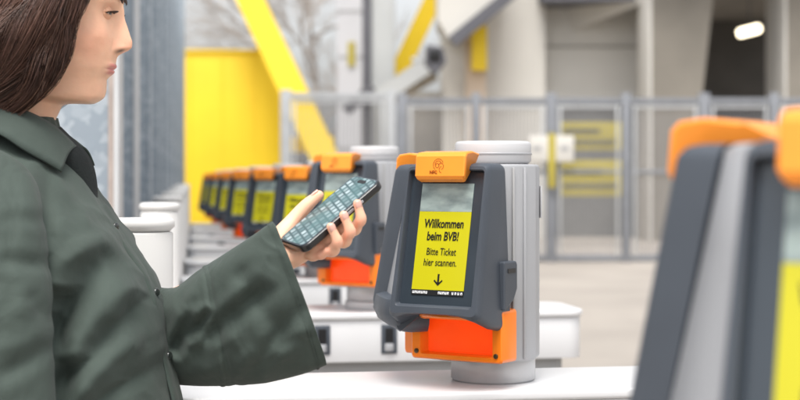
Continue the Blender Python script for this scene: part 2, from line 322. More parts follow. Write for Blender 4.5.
def make_reader():
    root = empty('ticket_reader')
    # column and housing
    obj('column', cyl_mesh('column', .073, 0, .05, 48, .004), 'tube', root)
    na = Vector((-math.cos(PH), -math.sin(PH))); ta = Vector((math.sin(PH), -math.cos(PH)))
    pts = []
    nose = Vector((-.122, -.020)); side = nose+ta*.118
    half = [nose, nose+ta*.03, nose+ta*.06, nose+ta*.09, side]
    p0 = side; p1 = Vector((.02, -.112)); p2 = Vector((.070, -.060)); 
    for i in range(1, 8):
        t = i/8; half.append(p0*(1-t)**2+p1*2*t*(1-t)+p2*t*t)
    for a in (-38, -28, -18, -8): half.append(Vector((.0765*math.cos(R(a))+.004, .0765*math.sin(R(a)))))
    pts = [(p.x, p.y) for p in half]+[(p.x, -p.y) for p in reversed(half)]
    hb = obj('housing', prism_mesh('housing', pts, .040, .372, .006, 3, 25), 'lgrey', root)
    obj('top_cap', cyl_mesh('top_cap', .066, .3725, .412, 48, .006), 'lgrey2', root)
    obj('cap_seam', cyl_mesh('cap_seam', .0675, .388, .392, 48, .001), 'lgrey', root)
    # trim strips down the near and far flank of the housing
    for sy in (-1, 1):
        for (x, y, wd, m) in ((.034, .0890, .0022, 'lgrey'), (.012, .1000, .0018, 'plinth')):
            st = box_mesh('trim_strip', (-wd, -.0035, .045), (wd, .0035, .366), .001)
            obj('trim_strip', st, m, hb, (x, sy*y, 0))
        pl = box_mesh('flank_plate', (-.0012, -.012, .28), (.0012, .012, .335), .0005)
        obj('flank_plate', pl, 'lgrey2', hb, (.0785, sy*.018, 0))
    nr = []                                                  # prow panel between the two screen frames
    for z, xf, hy in ((.372, -.132, .030), (.368, -.138, .033), (.30, -.150, .042), (.20, -.168, .055), (.135, -.180, .064), (.128, -.174, .062)):
        nr.append([(-.088, -hy-.030, z), (xf+.006, -hy, z), (xf, -hy+.006, z), (xf-.003, 0, z), (xf, hy-.006, z), (xf+.006, hy, z), (-.088, hy+.030, z)])
    obj('prow_panel', loft_mesh('prow_panel', nr, ang=50), 'prow', root)
    cg = []                                                  # dark chin that closes the prow between the two frames
    for z, xf, hy in ((.150, -.186, .066), (.146, -.196, .076), (.122, -.200, .084), (.104, -.192, .080), (.094, -.176, .070), (.090, -.166, .062)):
        cg.append([(-.125, -hy+.010, z), (xf+.012, -hy, z), (xf, -hy+.014, z), (xf-.002, 0, z), (xf, hy-.014, z), (xf+.012, hy, z), (-.125, hy-.010, z)])
    obj('chin_guard', loft_mesh('chin_guard', cg, ang=45), 'dark', root)
    for k, face in enumerate((180+48, 180-48)):
        rz = R(face-270)
        # frame: shell of rings from the recessed glass edge out to the bezel and back to the housing
        def ring(hwt, hwb, z0, z1, r, dy=None, back=None, arch=0):
            def lift(x, z): return z+arch*max(0, 1-(z-z0)/.03)*max(0, 1-(abs(x)/(hwb*.86))**4)
            pr = -1 if k == 0 else 1                             # the flank next to the prow is shallow, the other one reaches the housing
            def yy(x, z):
                z = lift(x, z); deep = yplane(z)+dy if back is None else back
                q = min(1, max(0, x*pr/.06)); q = q*q*(3-2*q); sh = yplane(z)+min(.030, (dy if back is None else .030)-(.004 if back == -.092 else 0))
                return deep*(1-q)+sh*q
            return [(x, yy(x, z), lift(x, z)) for x, z in rrect2(hwt, hwb, z0, z1, r)]
        rings = [ring(.0705, .0710, .1420, .3600, .004, dy=.008), ring(.0710, .0715, .1410, .3605, .005, dy=-.003), ring(.0722, .0730, .1385, .3625, .007, dy=-.0055),
                 ring(.0748, .0815, .1270, .3675, .010, dy=-.0055, arch=.002), ring(.0775, .0855, .1200, .3715, .012, dy=.000, arch=.007), ring(.0785, .0870, .1160, .3730, .013, dy=.010, arch=.012),
                 ring(.0785, .0880, .1040, .3730, .014, dy=.044, arch=.022), ring(.0770, .0880, .0930, .3715, .014, back=-.098, arch=.030), ring(.073, .085, .096, .368, .012, back=-.092, arch=.028)]
        fr = obj('screen_frame', loft_mesh('screen_frame', rings, ang=35), 'dark', root, rot=(0, 0, rz))
        gl = [(x, yplane(z)+.0065, z) for x, z in rrect(.0707, .0712, .1415, .3603, .004)]
        gl2 = [(x, y+.004, z) for x, y, z in gl]
        obj('glass_border', loft_mesh('glass_border', [gl2, gl], ang=30), 'dark2', fr)
        def sheet(name, m, x0, x1, z0, z1, d, zs=None):
            v = []
            for zz in (z0, z1):
                for xx in (x0, x1): v.append((xx, yplane(zz)+d, zz))
            v += [(x, y+.0008, z) for x, y, z in v]
            f = [(0, 1, 3, 2), (4, 6, 7, 5), (0, 4, 5, 1), (2, 3, 7, 6), (0, 2, 6, 4), (1, 5, 7, 3)]
            return obj(name, mesh_from(name, v, f, False), m, fr)
        sheet('display_picture', 'picture', -.0495, .0495, .2935, .3395, .0050)
        sheet('display_message', 'yellow_scr', -.0495, .0495, .1660, .2933, .0050)
        sheet('display_footer', 'black', -.0495, .0495, .1575, .1658, .0050)
        slope = math.atan(TILT)
        def lettering(s, size, x, z, m, bold=0, sx=1, shear=0, align='CENTER', name='lettering'):
            me = text_mesh(s, size, bold, sx, shear, align)
            o = obj(name, me, m, fr, (x, yplane(z)+.0044, z), (-slope, 0, 0)); return o
        lettering('Willkommen', .0205, 0, .2670, 'ink', .00050, .70, .08)
        lettering('beim BVB!', .0205, 0, .2465, 'ink', .00050, .70, .08)
        lettering('Bitte Ticket', .0170, 0, .2225, 'ink', .0001, .70, .04)
        lettering('hier scannen.', .0170, 0, .2050, 'ink', .0001, .70, .04)
        ar = [(-.0017, .192), (.0017, .192), (.0017, .178), (.0072, .1828), (.0084, .1806), (0, .1728), (-.0084, .1806), (-.0072, .1828), (-.0017, .178)]
        va = [(x, yplane(z)+.0044, z) for x, z in ar]; nA = len(va); va += [(x, y+.0006, z) for x, y, z in va]
        fa = [tuple(range(nA)), tuple(range(2*nA-1, nA-1, -1))]+[(i, i+nA, (i+1) % nA+nA, (i+1) % nA) for i in range(nA)]
        obj('arrow_mark', mesh_from('arrow_mark', va, fa, False), 'ink', fr)
        bm = bmesh.new()                                    # the unreadable small white print of the footer: glyph-sized dashes
        xs = [-.047+i*.0042 for i in range(7)]+[.002+i*.0043 for i in range(5)]+[.028+i*.0055 for i in range(4)]
        for i, x in enumerate(xs):
            for (dx, z0, z1, ww) in ((0, .1597, .1637, .0011), (.0022, .1597, .1637, .0010), (.0004, .1626, .1637, .0026) if i % 2 else (.0004, .1597, .1607, .0026)):
                mtx = [(x+dx, z0), (x+dx+ww, z0), (x+dx+ww, z1), (x+dx, z1)]
                bm.faces.new([bm.verts.new((a, yplane(b)+.0046-(.0001*(ww > .002)), b)) for a, b in mtx])
        tag(obj('footer_print', bm_mesh('footer_print', bm), 'barink', fr), kind='stuff')
        # orange antenna cap straddling the frame's upper edge
        y0 = yplane(.368)
        prof = [(-.020, .342), (-.028, .3465), (-.0305, .352), (-.0275, .384), (-.021, .3905), (.0, .3930), (.030, .389), (.050, .377)]
        rg = []
        for (dy, z) in prof: rg.append((dy, z))
        hx = [.043, .0455, .0475, .0475, .047, .046, .042, .026]
        v = []; N = len(prof)
        secs = []
        for sgn, fx in ((-1, 1.0), (-1, .94), (0, 0), (1, .94), (1, 1.0)): pass
        for j, q in enumerate((-1, -.985, -.95, 0, .95, .985, 1)):
            for i, (dy, z) in enumerate(prof):
                zc = .366; inset = (1-abs(q))**.5 if abs(q) > .9 else 1
                kk = 1 if abs(q) <= .951 else (.965 if abs(q) < .99 else .90)
                v.append((hx[i]*q, y0+.008+(dy-.008)*kk, zc+(z-zc)*kk))
        f = grid_faces(7, N)
        # underside and rear closing faces
        for j in range(6): f.append((j*N, (j+1)*N, (j+1)*N+N-1, j*N+N-1))
        f.append(tuple(range(N))); f.append(tuple(6*N+i for i in range(N-1, -1, -1)))
        me = mesh_from('antenna_cap', v, f); bmx = bmesh.new(); bmx.from_mesh(me); bmesh.ops.recalc_face_normals(bmx, faces=bmx.faces); bmx.to_mesh(me); bmx.free(); me.shade_smooth(); smooth_angle(me, 28)
        cp = obj('antenna_cap', me, 'orange', fr)
        ic = bmesh.new()                                     # contactless pictogram: arcs and a small hand, above small print
        def arc(cx, cz, r, a0, a1, t=.0008, n=14):
            vs = []
            for i in range(n+1):
                a = R(a0+(a1-a0)*i/n)
                for rr in (r-t/2, r+t/2): vs.append(ic.verts.new((cx+rr*math.cos(a), y0-.0313+(cz+rr*math.sin(a)-.352)*.094, cz+rr*math.sin(a))))
            for i in range(n): ic.faces.new((vs[2*i], vs[2*i+2], vs[2*i+3], vs[2*i+1]))
        arc(-.002, .3705, .0095, 20, 235); arc(-.002, .3705, .0062, 30, 190); arc(.003, .368, .0050, -80, 160); arc(-.004, .369, .0034, 0, 359); arc(.005, .3625, .0050, 100, 260)
        obj('pictogram', bm_mesh('pictogram', ic), 'icon', cp)
        tm = text_mesh('NFC', .0078, .00018, .95, .1, 'CENTER'); obj('cap_print', tm, 'icon', cp, (-.011, y0-.0306, .3555), (.09, 0, 0))
        # hinge bracket on both flanks of the frame
        for s in (-1, 1):
            bp = [(-.052, .212), (-.012, .212), (-.008, .206), (-.008, .166), (-.020, .148), (-.052, .132)]
            vv = [(s*(.076), yplane(.22)+.052+dy+.052-.0, z) for dy, z in bp]; nb = len(vv)
            vv += [(s*.0935, y, z) for x, y, z in vv]; ff = [tuple(range(nb)), tuple(range(2*nb-1, nb-1, -1))]+[(i, i+nb, (i+1) % nb+nb, (i+1) % nb) for i in range(nb)]
            bmx = bmesh.new(); me = mesh_from('bracket', vv, ff, False); bmx.from_mesh(me); bmesh.ops.recalc_face_normals(bmx, faces=bmx.faces); bevel_bm(bmx, .0025, 2); bmx.to_mesh(me); bmx.free()
            bo = obj('bracket', me, 'dark', fr)
            obj('bracket_slot', box_mesh('bracket_slot', (s*.0937-.0008, yplane(.22)+.062, .193), (s*.0937+.0008, yplane(.22)+.088, .200), 0), 'black', bo)
        # scanner box below: frame plate, sunk lit window, hood
        oy = -.124
        def plate(z0, z1, hw, y, r): return [(x, y, z) for x, z in rrect(hw, hw, z0, z1, r)]
        rr = [plate(.056, .122, .064, oy+.016, .004), plate(.0545, .123, .068, oy+.001, .005), plate(.053, .1235, .070, oy-.003, .006), plate(.047, .130, .0855, oy-.003, .006), plate(.0445, .132, .088, oy, .007), plate(.0445, .132, .088, -.078, .007)]
        sb = obj('scanner_box', loft_mesh('scanner_box', rr, cap0=False, ang=40), 'orange2', root, rot=(0, 0, rz))
        wv = plate(.0555, .1225, .0645, oy+.0155, .004); obj('scan_window', loft_mesh('scan_window', [[(x, y+.003, z) for x, y, z in wv], wv], ang=30), 'glow', sb)
        for s in (-1, 1):
            sc = cyl_mesh('screw', .0042, 0, .003, 14, .0008); obj('screw', sc, 'screw', sb, (s*.0765, oy-.0025, .0570), (R(90), 0, 0))
        hv = []
        for (y, hw, z) in ((-.10, .080, .136), (-.150, .078, .1345), (-.172, .068, .1285), (-.178, .060, .122), (-.160, .060, .116), (-.128, .062, .115), (-.11, .062, .115)):
            hv.append((y, hw, z))
        v = []
        for (y, hw, z) in hv:
            for q in (-1, -.95, -.5, 0, .5, .95, 1): v.append((hw*q, y+abs(q)**3*.022, z-abs(q)**6*.004))
        obj('scan_hood', mesh_from('scan_hood', v, grid_faces(7, 7)), 'orange2', sb)
    return root

def make_cabinet(xr, xl=-.62, slots=(.02, -.155)):
    root = empty('turnstile_cabinet')
    def rr(x0, x1, hw, r, n=8):
        pts = []
        for cx, cy, a0 in ((x1-r, hw-r, 0), (x0+r, hw-r, 90), (x0+r, -hw+r, 180), (x1-r, -hw+r, 270)):
            for i in range(n+1): a = R(a0+90*i/n); pts.append((cx+r*math.cos(a), cy+r*math.sin(a)))
        return pts
    obj('counter_top', prism_mesh('counter_top', rr(xl, xr, .142, .05), TOPZ-.018, TOPZ, .006, 4, 30), 'white', root)
    obj('cabinet_body', prism_mesh('cabinet_body', rr(xl+.006, xr-.006, .134, .045), TOPZ-.128, TOPZ-.0185, .002, 2, 30), 'white', root)
    obj('plinth', prism_mesh('plinth', rr(xl+.05, xr-.05, .100, .03), 0, TOPZ-.1285, .002, 2, 30), 'plinth', root)
    for x in slots:
        pb = obj('latch_plate', box_mesh('latch_plate', (x-.021, -.1385, TOPZ-.107), (x+.021, -.1325, TOPZ-.031), .002), 'dark', root)
        obj('latch_slot', box_mesh('latch_slot', (x-.011, -.1395, TOPZ-.078), (x+.011, -.1382, TOPZ-.040), 0), 'black', pb)
        obj('latch_tongue', prism_mesh('latch_tongue', [(x-.012, -.1385), (x+.012, -.1385), (x+.006, -.146), (x-.006, -.146)], TOPZ-.100, TOPZ-.080, .002), 'lgrey', pb)
    return root

# axis position (photo column, distance), lift, cabinet right end, post column, label bits
UNITS = [  # u, Y, lift, right end, post u, post width
    (924, 1.07, 0.0, .62, None, 'nearest ticket reader, out of focus at the right edge, with big orange cap', 'nearest white turnstile counter under the blurred reader at the right edge'),
    (493, 2.60, 0.0, .66, 143, 'sharp ticket reader facing the phone, yellow welcome message fully readable', 'white turnstile counter under the sharp ticket reader'),
    (374, 4.03, .022, .55, 160, 'ticket reader directly behind the phone and hand', 'white cabinet with two latch plates behind the sharp reader'),
    (325, 5.35, 0.0, .10, 168, 'ticket reader half hidden just left of the one behind the phone', 'second white counter beyond the sharp reader, glimpsed between sleeve and orange scanner box'),
    (288, 6.50, 0.0, .10, 174, 'third ticket reader beyond the sharp one, wide yellow display above the sleeve cuff', 'third white counter beyond the sharp reader'),
    (262, 7.80, 0.0, .10, 178, 'fourth ticket reader beyond the sharp one, blurred dark frame with narrow yellow display', 'fourth white counter beyond the sharp reader'),
    (246, 9.10, 0.0, .10, 180, 'fifth ticket reader beyond the sharp one, in front of the yellow wall', 'fifth white counter beyond the sharp reader'),
    (233, 10.4, 0.0, .10, 182, 'sixth ticket reader beyond the sharp one, last but one in the row', 'sixth white counter beyond the sharp reader'),
    (224, 11.7, 0.0, .10, 183, 'farthest ticket reader at the end of the row before the yellow wall', 'farthest white counter at the end of the row'),
]
proto = make_reader()
white_posts = []
for i, (u, Y, lift, xr, pu, lab, clab) in enumerate(UNITS):
    X = (u-400)/FPX*Y
    o = proto if i == 0 else copy_tree(proto)
    o.location = (X, Y, TOPZ+lift); o.rotation_euler = (0, 0, ROW)
    tag(o, lab, 'ticket reader', 'row of ticket readers on the turnstiles')
    xl = -.62
    if pu is not None:
        pX = (pu-400)/FPX*(Y+.02); xl = (pX-X)/math.cos(ROW)+.06
    c = make_cabinet(xr, xl); c.location = (X, Y, 0); c.rotation_euler = (0, 0, ROW)
    tag(c, clab, 'turnstile', 'white turnstile counters in the row')
    if lift:
        obj('column_base', cyl_mesh('column_base', .078, TOPZ, TOPZ+lift, 40, .003), 'tube', c)
    if pu is not None:
        p = empty('entry_post', (pX, Y+.02, 0), ROW)
        obj('shaft', cyl_mesh('shaft', .052, 0, 1.238+.004*(i-1), 32, .004), 'white2', p)
        obj('cap', cyl_mesh('cap', .055, 1.239+.004*(i-1), 1.262+.004*(i-1), 32, .008), 'white2', p)
        names = ['nearest white post behind the woman\'s chest', 'second white post behind the woman\'s chest', 'third white post of the stepped row beside the steel wall', 'fourth white post of the row beside the steel wall', 'fifth white post of the row beside the steel wall', 'sixth white post of the row beside the steel wall', 'seventh white post of the row beside the steel wall', 'farthest white post of the row beside the steel wall']
        tag(p, names[i-1], 'post', 'white posts at the ends of the counters')

# ------------------------------------------------------------------ galvanised steel wall on the left
def wx(Y): return -.28-.132*Y
gw = empty('steel_wall', (-1.2, 4.5, 0)); tag(gw, 'tall wall of galvanised steel columns receding behind the woman\'s face', 'wall')
cols = [(123, 4.5), (139.5, 6.3), (152, 8.2), (160, 10.2), (166, 12.4), (170.5, 14.8), (174, 17.4), (177.5, 20.2), (181, 23.2), (185, 26.5)]
cm = box_mesh('steel_column', (-.30, -.05, 0), (-.006, .05, 4.8), .004); cl_ = box_mesh('flange', (-.006, -.056, 0), (.010, .02, 4.8), .002); cl2 = cl_.copy(); ce = box_mesh('edge_strip', (-.022, -.0545, 0), (-.0065, -.0505, 4.79), 0)
for k, (u, Y) in enumerate(cols):
    X = (u-400)/FPX*Y; loc = Vector((X-.012, Y, 0))-gw.location
    c_ = obj('steel_column', cm, 'galv', gw, loc); obj('flange', cl_ if k < 2 else cl2, 'galv_edge' if k < 2 else 'galv', c_)
    if k == 0: obj('edge_strip', ce, 'rust', c_)
for (u, Y), (u2, Y2) in zip(cols[:-1], cols[1:]):
    a_, b_ = Vector(((u-400)/FPX*Y-.30, Y, 0)), Vector(((u2-400)/FPX*Y2-.30, Y2, 0)); L = (b_-a_).length
    obj('sheet_panel', box_mesh('sheet_panel', (.06, -.02, .08), (L-.06, 0, 4.7), .004), 'galv', gw, a_-gw.location, (0, 0, math.atan2(b_.y-a_.y, b_.x-a_.x)))

# ------------------------------------------------------------------ fence at the back
FY = 24.0; px = FY/FPX
def fX(u): return (u-400)*px
def fZ(v): return CAMZ+(HV-v)*px
def fence_run(label, uposts, top_v, m, mid=True, wires=True, cat='fence', posttop=None, Y=FY):
    root = empty('metal_fence', (fX((uposts[0]+uposts[-1])/2), Y, 0)); tag(root, label, cat)
    ox = root.location.x; zt = fZ(top_v)
    for (u, hw) in uposts_list(uposts):
        obj('fence_post', box_mesh('fence_post', (fX(u)-ox-hw, -.06, 0), (fX(u)-ox+hw, .06, (fZ(posttop) if posttop else zt)+.05), .006), m, root)
    for a, b in zip(uposts[:-1], uposts[1:]):
        x0, x1 = fX(a)-ox+.09, fX(b)-ox-.09
        fr = []
        for zz, hh in ((zt-.05, .05), (fZ(258), .05))+(((fZ(172), .03),) if mid else ()):
            obj('rail', box_mesh('rail', (x0-.02, -.035, zz-hh), (x1+.02, .035, zz+hh), .004), m, root)
        for s, xx in ((0, x0+.05), (1, x1-.05)):
            obj('panel_frame', box_mesh('panel_frame', (xx-.022, -.045, fZ(257)), (xx+.022, -.0355, zt-.11), .002), 'fence_l', root)
        obj('panel_frame', box_mesh('panel_frame', (x0+.08, -.045, zt-.17), (x1-.08, -.0355, zt-.125), .002), 'fence_l', root)
        if wires:
            bm = bmesh.new(); n = max(3, int((x1-x0)/.055))
            for i in range(1, n):
                xx = x0+(x1-x0)*i/n
                r = bmesh.ops.create_cube(bm, size=1)
                for v in r['verts']: v.co = Vector((xx+v.co.x*.017, .012+v.co.y*.012, fZ(258)+(v.co.z+.5)*(zt-.06-fZ(258))))
            tag(obj('wire_infill', bm_mesh('wire_infill', bm), 'wire', root), kind='stuff')
    return root
def uposts_list(u): return [(x, .085 if i % 2 == 0 else .07) for i, x in enumerate(u)]
fence_run('pale metal gate frame standing left of the reader row, in front of the yellow strut', [286, 391], 93, 'fence_l', mid=False, cat='gate')
fence_run('long grey metal fence with tall panels behind the ticket readers', [402, 476, 551, 626, 704, 774, 850, 925], 98, 'fence', posttop=96)
# sign box strapped on the fence
sg = empty('fence_sign', (fX(551), FY-.12, fZ(149))); tag(sg, 'white sign box with yellow strap hung on the grey fence', 'sign')
obj('board', box_mesh('board', (-.36, -.03, -.21), (.35, .03, .21), .02), 'concrete_l', sg)
obj('strap', box_mesh('strap', (-.06, -.04, -.62), (.06, -.031, .25), .003), 'banner_y', sg)
for dx in (-.24, .20): obj('mark', box_mesh('mark', (dx-.07, -.036, -.03), (dx+.07, -.0305, .05), .004), 'plinth', sg)

# ------------------------------------------------------------------ stadium behind
def world_box(u0, u1, v0, v1, Y0, Y1, at=None):               # a box whose front face sits at Y0 behind these photo pixels
    a = P(u0, v1, Y0); b = P(u1, v0, Y0); o = at if at else Vector((0, 0, 0))
    return (a.x-o.x, Y0-o.y, a.z-o.z), (b.x-o.x, Y1-o.y, b.z-o.z)
SY = 32.0
st = empty('stadium_stand', (P(650, 0, SY).x, SY, 0)); tag(st, 'concrete stadium stand with thick pillars and dark open concourse behind the fence', 'building'); so = st.location
def sbox(name, m, u0, u1, v0, v1, Y0, Y1, bev=0.0, ground=False):
    lo, hi = world_box(u0, u1, v0, v1, Y0, Y1, so)
    if ground: lo = (lo[0], lo[1], 0)
    return obj(name, box_mesh(name, lo, hi, bev), m, st)
def pillar(name, u0, u1t, u1b, Y0, Y1, vt=-80):
    b0, b1 = P(u0, 0, Y0).x-so.x, P(u1b, 0, Y0).x-so.x; t1 = P(u1t, 0, Y0).x-so.x; zt = P(0, vt, Y0).z
    v = [(b0, 0, 0), (b1, 0, 0), (b1, Y1-Y0, 0), (b0, Y1-Y0, 0), (b0, 0, zt), (t1, 0, zt), (t1, Y1-Y0, zt), (b0, Y1-Y0, zt)]
    v = [(x, y+Y0-so.y, z) for x, y, z in v]
    return obj(name, mesh_from(name, v, [(3, 2, 1, 0), (4, 5, 6, 7), (0, 1, 5, 4), (1, 2, 6, 5), (2, 3, 7, 6), (3, 0, 4, 7)], False), 'concrete_d', st)
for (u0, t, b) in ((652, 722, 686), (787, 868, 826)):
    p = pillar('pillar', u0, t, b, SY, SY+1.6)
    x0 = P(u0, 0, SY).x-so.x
    obj('lit_pillar_side', box_mesh('lit_pillar_side', (x0-.06, -.02, 0), (x0-.003, 1.62, P(0, -80, SY).z-.01), .01), 'concrete_l', st)  # brightness of the lit flank put in as paler concrete
sbox('side_wall', 'concrete_l', 486, 545, -90, 262, 33.9, 38, 0, True)
sbox('back_wall', 'concrete_l', 540, 656, -90, 262, 34.6, 35.0, 0, True)
sbox('roller_door', 'door_grey', 556, 641, 106, 262, 34.3, 34.58, 0, True)
sbox('concourse_wall', 'concourse_shade', 640, 1000, -90, 262, 47, 47.4, 0, True)
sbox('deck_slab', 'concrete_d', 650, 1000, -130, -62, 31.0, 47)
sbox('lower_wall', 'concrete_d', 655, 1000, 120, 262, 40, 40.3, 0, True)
a, b = P(574, 19, 34.8)-so, P(664, -18, 32.9)-so
obj('sloped_beam', beam_mesh('sloped_beam', a, b, .52, .5), 'concrete_l', st)
a, b = P(640, -24, 36.0)-so, P(800, -50, 36.0)-so
obj('cross_beam', beam_mesh('cross_beam', a, b, .5, .7), 'concrete_d', st)
sbox('eaves', 'steel_dark', 541, 652, -30, 1, 33.2, 34.55)
# joint lines of the precast wall
for v in (46, 100): sbox('wall_joint', 'concrete_d', 545.5, 640, v, v+1.2, 34.57, 34.598)
sbox('plaster_column', 'tan', 466, 486, -60, 262, 33.2, 35, 0, True)
sbox('yellow_sign_panel', 'yellow_wall', 472, 487, 26, 70, 32.9, 33.15)
lp = empty('ceiling_lamp', P(749, 30, 36.0)); tag(lp, 'lit oblong ceiling lamp in the dark concourse', 'lamp')
obj('diffuser', box_mesh('diffuser', (-.28, -.12, -.12), (.28, .12, .08), .07, 4), 'lamp', lp, rot=(0, R(-14), 0))
obj('fitting', box_mesh('fitting', (-.24, -.10, .085), (.24, .10, .14), .01), 'steel_dark', lp, rot=(0, R(-14), 0))
obj('stem', box_mesh('stem', (-.012, -.012, .13), (.012, .012, 1.6), .003), 'steel_dark', lp)
# banners
for (u0, u1, v0, v1, lab) in ((560, 625, 122, 150, 'upper yellow cloth banner behind the fence'), (560, 628, 160, 196, 'lower yellow and dark cloth banner behind the fence')):
    bn = empty('yellow_banner', P((u0+u1)/2, (v0+v1)/2, 30)); tag(bn, lab, 'banner', 'yellow banners behind the fence')
    lo, hi = world_box(u0, u1, v0, v1, 30, 30.05, bn.location)
    obj('cloth', box_mesh('cloth', lo, hi, .01), 'banner_y', bn)
    zc = (lo[2]+hi[2])/2
    for k, q in enumerate((-.22, .18)):
        obj('stripe', box_mesh('stripe', (lo[0]+.05, -.012, zc+q*(hi[2]-lo[2])-.05), (hi[0]-.3*k-.2, -.003, zc+q*(hi[2]-lo[2])+.05), 0), 'banner_k', bn)
    for s in (lo[0], hi[0]): obj('banner_pole', box_mesh('banner_pole', (s-.03, .055, -bn.location.z), (s+.03, .11, hi[2]+.1), .004), 'steel_dark', bn)
# left: pylon, cladding, struts
py = empty('grey_pylon', (P(383, 0, 34).x, 34, 0)); tag(py, 'tall light grey steel pylon with dark edge left of the white sky gap', 'pylon')
lo, hi = world_box(371, 395, -120, 262, 34, 34.8, py.location); obj('mast', box_mesh('mast', (lo[0], lo[1], 0), hi, .03), 'pylon', py)
lo, hi = world_box(362, 370.5, -120, 100, 33.9, 34.6, py.location); obj('dark_flange', box_mesh('dark_flange', (lo[0], lo[1], 0), hi, .02), 'steel_dark', py)
obj('bracket_arm', beam_mesh('bracket_arm', P(346, 112, 33.5)-py.location, P(372, 86, 33.5)-py.location, .22, .3), 'steel_dark', py)
br = empty('sloped_stand_beam', P(410, 78, 33)); tag(br, 'weathered grey beam sloping up from the pylon to the dark loudspeaker', 'beam')
obj('girder', beam_mesh('girder', P(380, 97, 33.2)-br.location, P(436, 60, 33.2)-br.location, .36, .5), 'pylon', br)
obj('soffit', beam_mesh('soffit', P(386, 103, 33.4)-br.location, P(436, 75, 33.4)-br.location, .22, .45), 'dirty', br)
bd = empty('cladding_block', (P(345, 0, 41).x, 41, 0)); tag(bd, 'pale grey clad building left of the pylon', 'building')
lo, hi = world_box(337, 372, -120, 262, 41, 46, bd.location); obj('wall', box_mesh('wall', (lo[0], lo[1], 0), hi, 0), 'panel_grey', bd)
for k in range(7):
    z = .9+k*1.25; obj('joint', box_mesh('joint', (lo[0], -.02, z), (hi[0]-.02, -.004, z+.05), 0), 'plinth', bd)
obj('yellow_panel', box_mesh('yellow_panel', (P(348, 0, 41).x-bd.location.x, -.06, P(0, 66, 41).z), (P(355, 0, 41).x-bd.location.x, -.022, P(0, 42, 41).z), 0), 'banner_y', bd)
ls = empty('loudspeaker', P(435, 60, 32)); tag(ls, 'black loudspeaker box at the end of the sloping beam', 'loudspeaker')
bm = bmesh.new(); vs = [(-.20, -.2, .32), (.17, -.2, .26), (.24, -.2, -.06), (-.0, -.2, -.34), (-.22, -.2, -.1)]
f = bm.faces.new([bm.verts.new(v) for v in vs]); r = bmesh.ops.extrude_face_region(bm, geom=[f])
for e in r['geom']:
    if isinstance(e, bmesh.types.BMVert): e.co.y = .25
bevel_bm(bm, .03); obj('cabinet', bm_mesh('cabinet', bm), 'steel_dark', ls)
obj('grille', box_mesh('grille', (-.14, -.235, -.05), (.12, -.202, .22), .01), 'black', ls)
obj('mount', box_mesh('mount', (-.5, .0, -.04), (-.19, .12, .06), .01), 'pylon', ls)
# white upper block with dark raking edge
ub = empty('white_upper_block', P(465, 0, 32.5)); tag(ub, 'white upper facade block with dark raking edge above the fence', 'facade')
pts = [P(449, 38, 32.5), P(490, 6, 32.5), P(508, -8, 32.5), P(508, -70, 32.5), P(438, -70, 32.5), P(438, 20, 32.5)]
bm = bmesh.new(); f = bm.faces.new([bm.verts.new(p-ub.location) for p in pts]); r = bmesh.ops.extrude_face_region(bm, geom=[f])
for e in r['geom']:
    if isinstance(e, bmesh.types.BMVert): e.co.y += 2.2
obj('facade', bm_mesh('facade', bm), 'concrete_l', ub)
obj('raking_edge', beam_mesh('raking_edge', P(452, 42, 32.3)-ub.location, P(512, -7, 32.3)-ub.location, .26, .3), 'steel_dark', ub)
# support wall below it
sw = empty('pale_wall', (P(438, 0, 33.5).x, 33.5, 0)); tag(sw, 'pale plastered wall between pylon and white pillar', 'wall')
lo, hi = world_box(443, 466, 22, 262, 33.5, 36, sw.location); obj('face', box_mesh('face', (lo[0], lo[1], 0), hi, 0), 'concrete_l', sw)
lo, hi = world_box(397, 443, 92, 262, 34.5, 36, sw.location); obj('low_face', box_mesh('low_face', (lo[0], lo[1], 0), hi, 0), 'concrete', sw)
# yellow struts
def strut(name, label, pa, pb, w, t, foot=None):
    root = empty(name, ((pa+pb)/2)); tag(root, label, 'strut'); c = root.location
    obj('tube', beam_mesh('tube', pa-c, pb-c, w, t), 'yellow_wall', root)
    if foot: obj('foot', box_mesh('foot', foot[0], foot[1], .02), 'yellow_wall', root)
    return root
s1 = strut('yellow_strut', 'thick slanted yellow steel strut rising beside the yellow wall', P(232, -40, 30.6), P(333, 175, 29.4), .52, .5)
c = s1.location; a = P(288, 152, 30)-c; b = P(334, 137, 30)-c
obj('foot', box_mesh('foot', (a.x, -.2, a.z), (b.x, .3, b.z), .02), 'yellow_wall', s1)
strut('yellow_strut', 'slanted yellow strut in the white sky gap right of the pylon', P(452, -40, 36), P(396, 78, 36), .42, .4)
yw = empty('yellow_wall', (P(225, 0, 31).x, 31, 0)); tag(yw, 'big flat yellow wall behind the far end of the reader row', 'wall')
lo, hi = world_box(160, 286, 53, 262, 31, 31.4, yw.location); obj('panel', box_mesh('panel', (lo[0], lo[1], 0), hi, .01), 'yellow_wall', yw)
obj('coping', box_mesh('coping', (lo[0]-.02, -.04, hi[2]+.002), (hi[0]+.02, .44, hi[2]+.07), .01), 'yellow_wall', yw)
for u in (190, 222, 254): obj('seam', box_mesh('seam', (P(u, 0, 31).x-yw.location.x-.012, -.012, .05), (P(u, 0, 31).x-yw.location.x+.012, -.002, hi[2]-.02), 0), 'yellow_wall', yw)

